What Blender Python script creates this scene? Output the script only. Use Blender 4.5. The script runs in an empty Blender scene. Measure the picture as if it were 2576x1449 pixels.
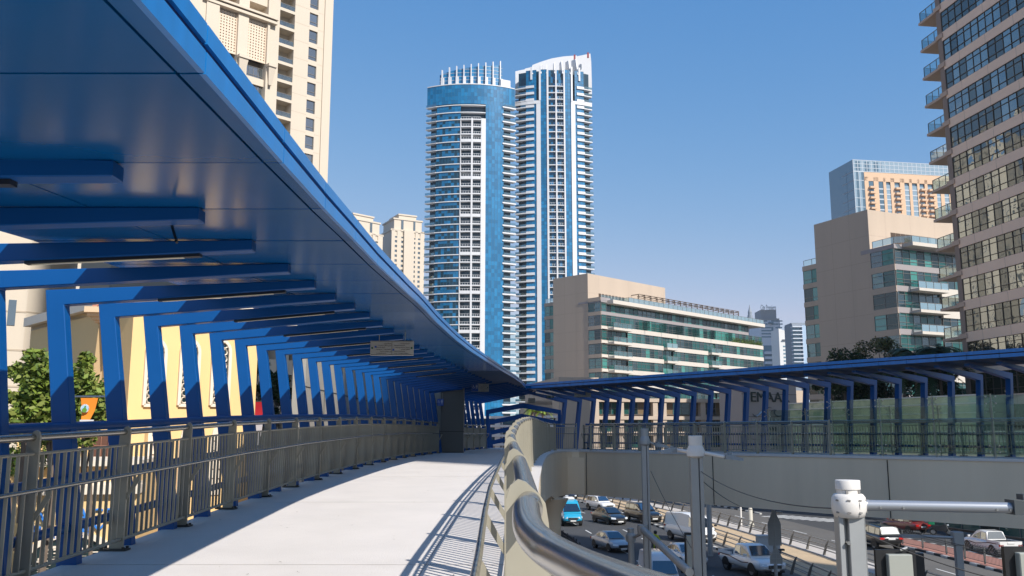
import bpy, bmesh, math, random, unicodedata
from mathutils import Vector, Matrix
random.seed(7)
R = math.radians
sc = bpy.context.scene
COL = sc.collection
# ---------------------------------------------------------------- camera, sky, sun, exposure
PITCH = math.atan(369/2265)
cam = bpy.data.cameras.new('camera'); camo = bpy.data.objects.new('camera', cam); COL.objects.link(camo)
cam.sensor_width = 36; cam.lens = 36*2265/2576; cam.clip_start = .05; cam.clip_end = 6000
camo.location = (0, 0, 0); camo.rotation_euler = (R(90)+PITCH, 0, 0)
sc.camera = camo
SUN_EL = 39.0; SH = (.65, -.76)                      # horizontal direction towards the sun
w = bpy.data.worlds.new('World'); sc.world = w; w.use_nodes = True
nt = w.node_tree; bg = nt.nodes['Background']; sky = nt.nodes.new('ShaderNodeTexSky')
sky.sky_type = 'NISHITA'; sky.sun_disc = False; sky.sun_elevation = R(SUN_EL)
sky.sun_rotation = math.atan2(SH[0], SH[1]); sky.altitude = 0; sky.air_density = 1.0; sky.dust_density = .6; sky.ozone_density = 3.0
sp_ = nt.nodes.new('ShaderNodeSeparateColor'); cb_ = nt.nodes.new('ShaderNodeCombineColor'); nt.links.new(sky.outputs[0], sp_.inputs[0])
for i, (pw_, k_, mx_) in enumerate(((1.45, .72, 3.7), (.74, 1.36, 4.8), (.33, 3.05, 6.3))):     # clear, saturated desert air: per-channel response of the sky
    a_ = nt.nodes.new('ShaderNodeMath'); a_.operation = 'POWER'; a_.inputs[1].default_value = pw_; nt.links.new(sp_.outputs[i], a_.inputs[0])
    b_ = nt.nodes.new('ShaderNodeMath'); b_.operation = 'MULTIPLY'; b_.inputs[1].default_value = k_; nt.links.new(a_.outputs[0], b_.inputs[0])
    c_ = nt.nodes.new('ShaderNodeMath'); c_.operation = 'MINIMUM'; c_.inputs[1].default_value = mx_; nt.links.new(b_.outputs[0], c_.inputs[0]); nt.links.new(c_.outputs[0], cb_.inputs[i])
nt.links.new(cb_.outputs[0], bg.inputs[0]); bg.inputs[1].default_value = .10
sl = bpy.data.lights.new('sun', 'SUN'); sl.energy = 4.4; sl.angle = R(.53); sl.color = (1, .955, .89)
so = bpy.data.objects.new('sun', sl); COL.objects.link(so)
sd = Vector((SH[0]*math.cos(R(SUN_EL)), SH[1]*math.cos(R(SUN_EL)), math.sin(R(SUN_EL))))
so.rotation_euler = sd.to_track_quat('Z', 'Y').to_euler(); so.location = (40, -40, 60)
vs = sc.view_settings; vs.view_transform = 'Standard'; vs.look = 'None'; vs.gamma = 1; vs.exposure = .48
sc.cycles.max_bounces = 6; sc.cycles.transparent_max_bounces = 12
try: sc.cycles.use_denoising = True
except Exception: pass
# ---------------------------------------------------------------- pixel rays (2576 x 1449 view of the photo) -> world
F = 2265.; CP, SP = math.cos(PITCH), math.sin(PITCH)
def ray(u, v):
    x, y = (u-1288)/F, (724.5-v)/F
    return Vector((x, CP-y*SP, SP+y*CP))
def at(u, v, Y): d = ray(u, v); return d*(Y/d.y)
def atz(u, v, z): d = ray(u, v); return d*(z/d.z)
# ---------------------------------------------------------------- materials
MATS = {}
def mat(name, col, rough=.6, metal=0., coat=0., var=0., vscale=1., bump=0., bscale=20., spec=.5, coat_rough=.05, emit=0, alpha=1, streak=False, trans=0):
    if name in MATS: return MATS[name]
    m = bpy.data.materials.new(name); m.use_nodes = True; t = m.node_tree; b = t.nodes['Principled BSDF']
    b.inputs['Base Color'].default_value = (*col, 1); b.inputs['Roughness'].default_value = rough
    b.inputs['Metallic'].default_value = metal; b.inputs['Coat Weight'].default_value = coat
    b.inputs['Coat Roughness'].default_value = coat_rough; b.inputs['Specular IOR Level'].default_value = spec
    if trans: b.inputs['Transmission Weight'].default_value = trans; b.inputs['IOR'].default_value = 1.08
    if alpha < 1: b.inputs['Alpha'].default_value = alpha
    if emit: b.inputs['Emission Color'].default_value = (*col, 1); b.inputs['Emission Strength'].default_value = emit
    if var or bump:
        tc = t.nodes.new('ShaderNodeTexCoord'); mp = t.nodes.new('ShaderNodeMapping')
        t.links.new(tc.outputs['Object'], mp.inputs[0])
        if streak: mp.inputs['Scale'].default_value = (1, 1, .12)
    if var:
        n = t.nodes.new('ShaderNodeTexNoise'); n.inputs['Scale'].default_value = vscale; n.inputs['Detail'].default_value = 6; n.inputs['Roughness'].default_value = .65
        t.links.new(mp.outputs[0], n.inputs['Vector'])
        r = t.nodes.new('ShaderNodeMapRange'); r.inputs[1].default_value = .25; r.inputs[2].default_value = .75
        r.inputs[3].default_value = 1-var; r.inputs[4].default_value = 1+var
        t.links.new(n.outputs[0], r.inputs[0])
        mx = t.nodes.new('ShaderNodeMix'); mx.data_type = 'RGBA'; mx.blend_type = 'MULTIPLY'; mx.inputs[0].default_value = 1
        mx.inputs[6].default_value = (*col, 1); t.links.new(r.outputs[0], mx.inputs[7])
        t.links.new(mx.outputs[2], b.inputs['Base Color'])
        r2 = t.nodes.new('ShaderNodeMapRange'); r2.inputs[3].default_value = max(.02, rough*.85); r2.inputs[4].default_value = min(1, rough*1.2)
        t.links.new(n.outputs[0], r2.inputs[0]); t.links.new(r2.outputs[0], b.inputs['Roughness'])
    if bump:
        n2 = t.nodes.new('ShaderNodeTexNoise'); n2.inputs['Scale'].default_value = bscale; n2.inputs['Detail'].default_value = 3
        t.links.new(mp.outputs[0], n2.inputs['Vector'])
        bp = t.nodes.new('ShaderNodeBump'); bp.inputs['Strength'].default_value = bump; bp.inputs['Distance'].default_value = .05
        t.links.new(n2.outputs[0], bp.inputs['Height']); t.links.new(bp.outputs[0], b.inputs['Normal'])
    MATS[name] = m; return m
def glassmat(name, col, rough=.04, refl=.5, wave=0., wscale=.6):
    """tinted reflective window glass: dark body plus a mirror-like coat, wavy"""
    if name in MATS: return MATS[name]
    m = bpy.data.materials.new(name); m.use_nodes = True; t = m.node_tree; b = t.nodes['Principled BSDF']
    b.inputs['Base Color'].default_value = (*col, 1); b.inputs['Roughness'].default_value = .35; b.inputs['Specular IOR Level'].default_value = .3
    g = t.nodes.new('ShaderNodeBsdfGlossy'); g.inputs['Roughness'].default_value = rough
    g.inputs['Color'].default_value = (min(1, .75+col[0]), min(1, .8+col[1]), min(1, .8+col[2]), 1)
    lw = t.nodes.new('ShaderNodeLayerWeight'); lw.inputs[0].default_value = .35
    mr = t.nodes.new('ShaderNodeMapRange'); mr.inputs[3].default_value = refl*.6; mr.inputs[4].default_value = min(1, refl*1.5)
    t.links.new(lw.outputs['Fresnel'], mr.inputs[0])
    mx = t.nodes.new('ShaderNodeMixShader'); t.links.new(mr.outputs[0], mx.inputs[0])
    t.links.new(b.outputs[0], mx.inputs[1]); t.links.new(g.outputs[0], mx.inputs[2])
    t.links.new(mx.outputs[0], t.nodes['Material Output'].inputs[0])
    if wave:
        tc = t.nodes.new('ShaderNodeTexCoord'); n = t.nodes.new('ShaderNodeTexNoise'); n.inputs['Scale'].default_value = wscale; n.inputs['Detail'].default_value = 1
        t.links.new(tc.outputs['Object'], n.inputs['Vector'])
        bp = t.nodes.new('ShaderNodeBump'); bp.inputs['Strength'].default_value = wave; bp.inputs['Distance'].default_value = .3
        t.links.new(n.outputs[0], bp.inputs['Height']); t.links.new(bp.outputs[0], g.inputs['Normal'])
    MATS[name] = m; return m
def clearglass(name, tint, op, hi=.8):
    """see-through railing glass: tinted transparency with a reflecting face"""
    if name in MATS: return MATS[name]
    m = bpy.data.materials.new(name); m.use_nodes = True; t = m.node_tree
    tr = t.nodes.new('ShaderNodeBsdfTransparent'); tr.inputs[0].default_value = (*tint, 1)
    g = t.nodes.new('ShaderNodeBsdfGlossy'); g.inputs['Roughness'].default_value = .03; g.inputs['Color'].default_value = (.8, .9, .85, 1)
    lw = t.nodes.new('ShaderNodeLayerWeight'); lw.inputs[0].default_value = .3
    mr = t.nodes.new('ShaderNodeMapRange'); mr.inputs[3].default_value = op; mr.inputs[4].default_value = hi
    t.links.new(lw.outputs['Fresnel'], mr.inputs[0])
    mx = t.nodes.new('ShaderNodeMixShader'); t.links.new(mr.outputs[0], mx.inputs[0])
    t.links.new(tr.outputs[0], mx.inputs[1]); t.links.new(g.outputs[0], mx.inputs[2])
    t.links.new(mx.outputs[0], t.nodes['Material Output'].inputs[0])
    MATS[name] = m; return m
# ---------------------------------------------------------------- mesh builder
class MB:
    def __init__(s, xf=None): s.v = []; s.f = []; s.m = []; s.xf = xf; s.cur = 0
    def P(s, p):
        s.v.append(tuple(s.xf(*p)) if s.xf else tuple(p)); return len(s.v)-1
    def face(s, idx, m=None): s.f.append(tuple(idx)); s.m.append(s.cur if m is None else m)
    def poly(s, pts, m=None): s.face([s.P(p) for p in pts], m)
    def box(s, x0, x1, y0, y1, z0, z1, m=None, ns=1):
        if x1 < x0: x0, x1 = x1, x0
        if y1 < y0: y0, y1 = y1, y0
        if z1 < z0: z0, z1 = z1, z0
        rings = []
        for i in range(ns+1):
            x = x0+(x1-x0)*i/ns
            rings.append([s.P((x, y0, z0)), s.P((x, y1, z0)), s.P((x, y1, z1)), s.P((x, y0, z1))])
        for a, b in zip(rings, rings[1:]):
            for k in range(4): s.face((a[k], a[(k+1) % 4], b[(k+1) % 4], b[k]), m)
        s.face(rings[0][::-1], m); s.face(rings[-1], m)
        return s
    def prism(s, pts, z0, z1, m=None):
        n = len(pts); a = [s.P((p[0], p[1], z0)) for p in pts]; b = [s.P((p[0], p[1], z1)) for p in pts]
        s.face(a[::-1], m); s.face(b, m)
        for i in range(n): s.face((a[i], a[(i+1) % n], b[(i+1) % n], b[i]), m)
        return s
    def extr(s, pts, off, m=None):
        """closed 3D outline extruded by a vector"""
        n = len(pts); off = Vector(off)
        a = [s.P(tuple(p)) for p in pts]; b = [s.P(tuple(Vector(p)+off)) for p in pts]
        s.face(a[::-1], m); s.face(b, m)
        for i in range(n): s.face((a[i], a[(i+1) % n], b[(i+1) % n], b[i]), m)
        return s
    def tube(s, path, r, n=10, m=None, cap=True, r2=None):
        path = [Vector(p) for p in path]; rings = []
        up0 = Vector((0, 0, 1))
        for i, p in enumerate(path):
            t = (path[min(i+1, len(path)-1)]-path[max(i-1, 0)]).normalized()
            up = up0 if abs(t.z) < .95 else Vector((0, 1, 0))
            a = t.cross(up).normalized(); b = a.cross(t).normalized()
            rr = r if r2 is None else r+(r2-r)*i/(len(path)-1)
            rings.append([s.P(tuple(p+a*rr*math.cos(2*math.pi*k/n)+b*rr*math.sin(2*math.pi*k/n))) for k in range(n)])
        for a, b in zip(rings, rings[1:]):
            for k in range(n): s.face((a[k], a[(k+1) % n], b[(k+1) % n], b[k]), m)
        if cap: s.face(rings[0][::-1], m); s.face(rings[-1], m)
        return s
    def lathe(s, prof, c, n=20, m=None):
        rings = [[s.P((c[0]+r*math.cos(2*math.pi*k/n), c[1]+r*math.sin(2*math.pi*k/n), c[2]+z)) for k in range(n)] for r, z in prof]
        for a, b in zip(rings, rings[1:]):
            for k in range(n): s.face((a[k], a[(k+1) % n], b[(k+1) % n], b[k]), m)
        s.face(rings[0][::-1], m); s.face(rings[-1], m); return s
    def loft(s, rings, m=None, caps=True):
        R_ = [[s.P(p) for p in r] for r in rings]; n = len(R_[0])
        for a, b in zip(R_, R_[1:]):
            for k in range(n): s.face((a[k], a[(k+1) % n], b[(k+1) % n], b[k]), m)
        if caps: s.face(R_[0][::-1], m); s.face(R_[-1], m)
        return s
    def build(s, name, mats, parent=None, smooth=False, bevel=0, subsurf=0, angle=35):
        me = bpy.data.meshes.new(name)
        org = ORG.get(parent.name, Vector((0, 0, 0))) if parent else Vector((0, 0, 0))
        me.from_pydata([(a-org.x, b-org.y, c-org.z) for a, b, c in s.v], [], s.f)
        if not isinstance(mats, (list, tuple)): mats = [mats]
        for m_ in mats: me.materials.append(m_)
        if len(mats) > 1: me.polygons.foreach_set('material_index', s.m)
        bm = bmesh.new(); bm.from_mesh(me); bmesh.ops.recalc_face_normals(bm, faces=bm.faces)
        if bevel: bmesh.ops.bevel(bm, geom=[e for e in bm.edges], offset=bevel, segments=1, affect='EDGES', clamp_overlap=True)
        bm.to_mesh(me); bm.free()
        if smooth:
            me.polygons.foreach_set('use_smooth', [True]*len(me.polygons))
            try: me.set_sharp_from_angle(angle=R(angle))
            except Exception: pass
        o = bpy.data.objects.new(name, me); COL.objects.link(o)
        if subsurf:
            md = o.modifiers.new('sub', 'SUBSURF'); md.levels = md.render_levels = subsurf
        if parent: o.parent = parent; ORG[o.name] = org
        return o
ORG = {}
def thing(name, label, cat, loc=(0, 0, 0), group=None, rz=0, local=False):
    o = bpy.data.objects.new(name, None); COL.objects.link(o); o.location = loc; o.rotation_euler = (0, 0, rz)
    o.empty_display_size = .5
    o['label'] = label; o['category'] = cat
    if group: o['group'] = group
    ORG[o.name] = Vector((0, 0, 0)) if local else Vector(loc)
    return o
def tag(o, label, cat, group=None):
    o['label'] = label; o['category'] = cat
    if group: o['group'] = group
    return o
def struct(o, kind='structure'): o['kind'] = kind; return o
def dup(root, loc, rz, label, group=None):
    r = root.copy(); COL.objects.link(r); r.location = loc; r.rotation_euler = (0, 0, rz); r['label'] = label
    if group: r['group'] = group
    for ch in list(root.children):
        c = ch.copy(); COL.objects.link(c); c.parent = r
        for g in ch.children:
            d = g.copy(); COL.objects.link(d); d.parent = c
    return r
def text(body, size, matrix, m, parent=None, depth=.004, name='lettering', align='LEFT', width=None):
    cu = bpy.data.curves.new(name, 'FONT'); cu.body = body; cu.size = size; cu.extrude = depth; cu.align_x = align; cu.resolution_u = 3
    o = bpy.data.objects.new(name+'_tmp', cu); COL.objects.link(o)
    bpy.context.view_layer.update()
    dg = bpy.context.evaluated_depsgraph_get(); me = bpy.data.meshes.new_from_object(o.evaluated_get(dg))
    bpy.data.objects.remove(o); bpy.data.curves.remove(cu)
    if width and len(me.vertices):
        xs = [v.co.x for v in me.vertices]; k = width/(max(xs)-min(xs)); x0 = min(xs)
        for v in me.vertices: v.co.x = (v.co.x-x0)*k
    me.transform(matrix)
    org = ORG.get(parent.name, Vector((0, 0, 0))) if parent else Vector((0, 0, 0))
    me.transform(Matrix.Translation(-org)); me.materials.clear(); me.materials.append(m)
    r = bpy.data.objects.new(name, me); COL.objects.link(r)
    if parent: r.parent = parent
    return r
def arab(word):
    """join Arabic letters into presentation forms, in visual order"""
    NOJ = 'اأإآدذرزوؤةىء'
    out = []
    for i, ch in enumerate(word):
        if ch == ' ': out.append(ch); continue
        prv = i > 0 and word[i-1] != ' ' and word[i-1] not in NOJ
        nxt = i < len(word)-1 and word[i+1] != ' ' and ch not in NOJ
        form = 'MEDIAL' if prv and nxt else 'FINAL' if prv else 'INITIAL' if nxt else 'ISOLATED'
        try: out.append(unicodedata.lookup(unicodedata.name(ch)+' '+form+' FORM'))
        except KeyError: out.append(ch)
    return ''.join(reversed(out))
def fmat(o, ex, up=(0, 0, 1)):
    """matrix whose local x runs along ex, local y is up, for text on a wall"""
    ex = Vector(ex).normalized(); up = Vector(up).normalized(); n = ex.cross(up)
    return Matrix(((ex.x, up.x, n.x, o[0]), (ex.y, up.y, n.y, o[1]), (ex.z, up.z, n.z, o[2]), (0, 0, 0, 1)))
class Plane:
    """vertical wall: s runs along direction ang (degrees from +Y towards +X), n towards the viewer side"""
    def __init__(s, p, ang, flip=1):
        s.o = Vector((p[0], p[1], 0)); a = R(ang); s.e = Vector((math.sin(a), math.cos(a), 0)); s.n = Vector((math.cos(a), -math.sin(a), 0))*flip
    def hit(s, u, v, off=0):
        d = ray(u, v); o = s.o+s.n*off; k = o.dot(s.n)/d.dot(s.n); p = d*k; return ((p-o).dot(s.e), p.z)
    def xf(s, a, b, c): p = s.o+s.e*a+s.n*b; return (p.x, p.y, c)
def interp(T, y):
    if y <= T[0][0]: (a, za), (b, zb) = T[0], T[1]; return za+(zb-za)*(y-a)/(b-a)
    for (a, za), (b, zb) in zip(T, T[1:]):
        if y <= b: break
    if y > T[-1][0]: return T[-1][1]
    return za+(zb-za)*(y-a)/(b-a)
# ---------------------------------------------------------------- shared materials
M_blue = mat('blue_paint', (.001, .072, .255), .42, coat=.06, spec=.3, var=.07, vscale=1.3, coat_rough=.12)
M_soffit = mat('blue_soffit_panel', (.001, .085, .25), .2, coat=.06, spec=.22, var=.05, vscale=.8, coat_rough=.07, bump=.02, bscale=.7)
M_fascia = mat('blue_fascia', (.006, .165, .47), .38, coat=.3, var=.2, vscale=6, coat_rough=.15, streak=True)
M_gap = mat('joint_sealant', (.03, .027, .022), .8)
M_rail = mat('grey_rail_paint', (.36, .33, .255), .45, metal=.25, var=.06, vscale=3)
M_steel = mat('brushed_steel', (.42, .41, .39), .28, metal=.9, var=.05, vscale=8)
M_girder = mat('beige_cladding', (.76, .62, .44), .5, var=.13, vscale=.35, streak=True, coat=.15, coat_rough=.3)
M_deck = mat('deck_concrete', (.66, .61, .565), .85, var=.06, vscale=1.1, bump=.15, bscale=60)
M_panel = mat('grey_panel', (.30, .19, .165), .5, var=.05, vscale=.7)
M_concrete = mat('concrete', (.38, .36, .33), .85, var=.1, vscale=1.5)
M_white = mat('white_paint', (.66, .65, .63), .5, var=.03, vscale=.2)
M_dark = mat('dark_void', (.015, .017, .02), .6)
M_black = mat('black_plastic', (.012, .012, .013), .45)
# ================================================================ FOOTBRIDGE
ZD = [(-5, -1.58), (0, -1.428), (9.4, -1.163), (11.2, -1.103), (12.9, -1.041), (14.8, -.991), (16.6, -.938), (18.5, -.895), (22, -.814), (23.8, -.783), (27.3, -.743), (29.4, -.73), (33, -.73), (60, -.74)]
zd = lambda y: interp(ZD, y)
LXT = [(-8, -3.95), (9, -3.95), (13, -3.945), (16.6, -3.91), (18.5, -3.86), (22, -3.73), (25.6, -3.57), (29.4, -3.4), (33.2, -3.16), (36.9, -2.87), (42, -2.35), (47, -1.65), (52, -.85)]
RXT = [(2.35, -.015), (4.15, -.025), (6, -.05), (8, -.06), (10, -.03), (12, .01), (14, .06), (16, .13), (18, .2), (20, .28), (25, .52), (30, .8), (33, 1.0), (36, 1.25), (38, 1.45)]
Lx = lambda y: interp(LXT, y)
Rx = lambda y: interp(RXT, y)
AE = Vector((.61, -.79, 0)).normalized(); AN = Vector((.79, .61, 0)).normalized()   # arm direction, and outwards to its far side
A0 = Vector((3.56, 40.7, 0))                      # first post of the arm on the near side
ZA = -.735
FZT = [(-3, .70), (.25, .94), (1.45, 1.03), (2.65, 1.106), (3.85, 1.189), (5.05, 1.285), (6.25, 1.357), (7.45, 1.417), (8.65, 1.482), (9.85, 1.542), (11.05, 1.609), (12.25, 1.66), (14.65, 1.711), (17.05, 1.762), (21, 1.85), (25, 1.94), (35, 2.15), (45.5, 2.31)]
fz = lambda y: interp(FZT, y)
def resample(pts, step, start=0.):
    out = []; pts = [Vector(p) for p in pts]; d = start; acc = 0
    for a, b in zip(pts, pts[1:]):
        L = (b-a).length
        while d <= acc+L+1e-6:
            t = (b-a).normalized(); out.append((a+t*(d-acc), t)); d += step
        acc += L
    return out
turn = [(1.45, 38), (1.62, 39.2), (1.85, 40.2), (2.2, 40.95), (2.65, 41.3), (3.12, 41.22), (3.56, 40.7)]
Rpath = [(x, y, 0) for y, x in [(p[0], p[1]) for p in RXT][:0]] + [(Rx(y), y, 0) for y in [2.35, 4.15, 6, 8, 10, 12, 14, 16, 18, 20, 22.5, 25, 27.5, 30, 33, 36]] + [(a, b, 0) for a, b in turn]
def zdk(p): return zd(p[1]) if p[0] < 2.6 or p[1] > 38 else ZA
bridge = thing('footbridge', 'pale concrete footbridge deck with a deep beige girder, crossing the road from left to right', 'footbridge', (0, 20, -1))
# deck: near arm strips, junction and right arm
d = MB()
ys = [-4, -1, 1.2, 2.35]+[4.15+1.85*i for i in range(19)]
for a, b in zip(ys, ys[1:]):
    for t_, (off, m_) in enumerate([(0, 0)]):
        la, lb = Lx(a)-.2, Lx(b)-.2
        ra, rb = (Rx(a)+.22 if a >= 2.3 else 4.), (Rx(b)+.22 if b >= 2.3 else 4.)
        if a < 2.3 and b >= 2.3: ra = 4.
        if b <= 2.35 and b > 1.2: rb = .2; ra = 1.6
        d.loft([[(la, a, zd(a)-.25), (ra, a, zd(a)-.25), (ra, a, zd(a)), (la, a, zd(a))], [(lb, b, zd(b)-.25), (rb, b, zd(b)-.25), (rb, b, zd(b)), (lb, b, zd(b))]], caps=False)
y1 = ys[-1]
Aend = 21.
nearE = lambda t, off=0.: A0+AE*t-AN*off
farE = lambda t, off=0.: A0+AE*t+AN*(4.0+off)
outl = [(Lx(y1)-.28, y1)]+[(Lx(y)-.28, y) for y in (42, 47, 50, 51.5)]+[(farE(-10.6, .28).x, farE(-10.6, .28).y), (farE(0, .28).x, farE(0, .28).y), (farE(Aend, .28).x, farE(Aend, .28).y), (nearE(Aend, .25).x, nearE(Aend, .25).y), (nearE(0, .25).x, nearE(0, .25).y), (3.0, 40.98), (2.62, 41.02), (2.35, 40.75), (2.08, 40.1), (1.86, 39.1), (1.69, 38), (Rx(y1)+.22, y1)]
d.prism(outl, ZA-.25, ZA+.0005)
d.build('deck', M_deck, bridge)
g = MB()
for y in [3.2+5.4*i for i in range(7)]:
    g.loft([[(Lx(y)-.1, y, zd(y)+.003), (Lx(y)-.1, y+.007, zd(y)+.003), (Lx(y)-.1, y+.007, zd(y)+.0045), (Lx(y)-.1, y, zd(y)+.0045)], [(Rx(y), y, zd(y)+.003), (Rx(y), y+.007, zd(y)+.003), (Rx(y), y+.007, zd(y)+.0045), (Rx(y), y, zd(y)+.0045)]])
for a, b in zip(ys[3:], ys[4:]): g.loft([[(-.75+Rx(a), a, zd(a)+.003), (-.742+Rx(a), a, zd(a)+.003), (-.742+Rx(a), a, zd(a)+.0045), (-.75+Rx(a), a, zd(a)+.0045)], [(-.75+Rx(b), b, zd(b)+.003), (-.742+Rx(b), b, zd(b)+.003), (-.742+Rx(b), b, zd(b)+.0045), (-.75+Rx(b), b, zd(b)+.0045)]], caps=False)
g.build('saw_cut_joint', mat('joint_dust', (.40, .37, .34), .9), bridge)
rr = random.Random(12); g = MB()
for i in range(60):
    y = rr.uniform(3, 26); x = rr.uniform(Lx(y)+.1, Rx(y)-.15); a = rr.uniform(0, 3.1); l_ = rr.uniform(.006, .022); z = zd(y)+.006
    g.poly([(x-l_*math.cos(a), y-l_*math.sin(a), z), (x+l_*.4*math.sin(a), y-l_*.4*math.cos(a), z), (x+l_*math.cos(a), y+l_*math.sin(a), z+.003), (x-l_*.4*math.sin(a), y+l_*.4*math.cos(a), z)])
lt = g.build('leaf_litter', mat('dry_leaf', (.16, .13, .08), .9)); lt['kind'] = 'stuff'
# girder faces: near arm right side, the turn and the right arm
g = MB(); out = []
for y in [2.6, 6, 10, 14, 18, 22, 26, 30, 33, 36]: out.append((Vector((Rx(y)+.24, y, 0)), zd(y)))
for p in [(1.70, 38), (1.87, 39.1), (2.10, 40.08), (2.37, 40.72), (2.64, 40.99), (3.02, 40.95)]: out.append((Vector((*p, 0)), ZA))
for t in [0, 2.4, 7, 12, 17, Aend]: p = nearE(t, .27); out.append((Vector((p.x, p.y, 0)), ZA))
cc = Vector((6, 30, 0))
for i, ((a, za), (b, zb)) in enumerate(zip(out, out[1:])):
    n = Vector((b.y-a.y, -(b.x-a.x), 0)).normalized()*.06
    dz = 1.87 if i > 9 else 1.2
    bot = lambda p, z: (-2.62 if p.y > 36 or p.x > 2 else z-1.25-.07*max(0, p.y-26)*.55)
    za2, zb2 = bot(a, za), bot(b, zb)
    g.loft([[(a.x, a.y, za-.02), (a.x+n.x, a.y+n.y, za-.02), (a.x+n.x, a.y+n.y, za2), (a.x, a.y, za2)], [(b.x, b.y, zb-.02), (b.x+n.x, b.y+n.y, zb-.02), (b.x+n.x, b.y+n.y, zb2), (b.x, b.y, zb2)]])
g.build('girder_side', M_girder, bridge, smooth=True)
g = MB()   # belly of the girder
g.prism([(nearE(0, .2).x, nearE(0, .2).y), (nearE(Aend, .2).x, nearE(Aend, .2).y), (farE(Aend, .2).x, farE(Aend, .2).y), (farE(-10, .2).x, farE(-10, .2).y), (-1.4, 47), (-2.2, 40), (1.55, 36.5), (1.8, 39), (2.3, 40.8)], -2.6, -1.0)
g.build('girder_underside', M_girder, bridge)
g = MB()
for i in range(len(out)-1):
    (a, za), (b, zb) = out[i], out[i+1]; n = Vector((b.y-a.y, -(b.x-a.x), 0)).normalized()*.09; h = Vector((-n.x, -n.y, 0))*2.6
    g.loft([[(a.x+n.x, a.y+n.y, za+.05), (a.x+h.x, a.y+h.y, za+.05), (a.x+h.x, a.y+h.y, za-.03), (a.x+n.x, a.y+n.y, za-.03)], [(b.x+n.x, b.y+n.y, zb+.05), (b.x+h.x, b.y+h.y, zb+.05), (b.x+h.x, b.y+h.y, zb-.03), (b.x+n.x, b.y+n.y, zb-.03)]])
g.build('edge_kerb', mat('pale_kerb', (.62, .58, .54), .7), bridge)
g = MB()  # seams between cladding sheets
for t in (-.02, 7.1, 14.2):
    p = nearE(t, .34); g.box(p.x-.012, p.x+.012, p.y-.02, p.y+.0, -2.6, ZA-.06)
g.build('cladding_seam', M_gap, bridge)
g = MB(); g.lathe([(.47, -9), (.47, -3.6), (.5, -3.2), (.8, -2.61)], (1.55, 38.3, 0), 24)
g.build('pier', M_girder, bridge, smooth=True)
g = MB()
for z in (-4.45, -6.6): g.lathe([(.476, z), (.476, z+.02)], (1.55, 38.3, 0), 24)
g.build('pier_joint', M_gap, bridge)
g = MB(); p = farE(19, -2); g.lathe([(.6, -9), (.6, -2.61)], (p.x, p.y, 0), 24); g.build('pier', M_girder, bridge, smooth=True)
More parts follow.
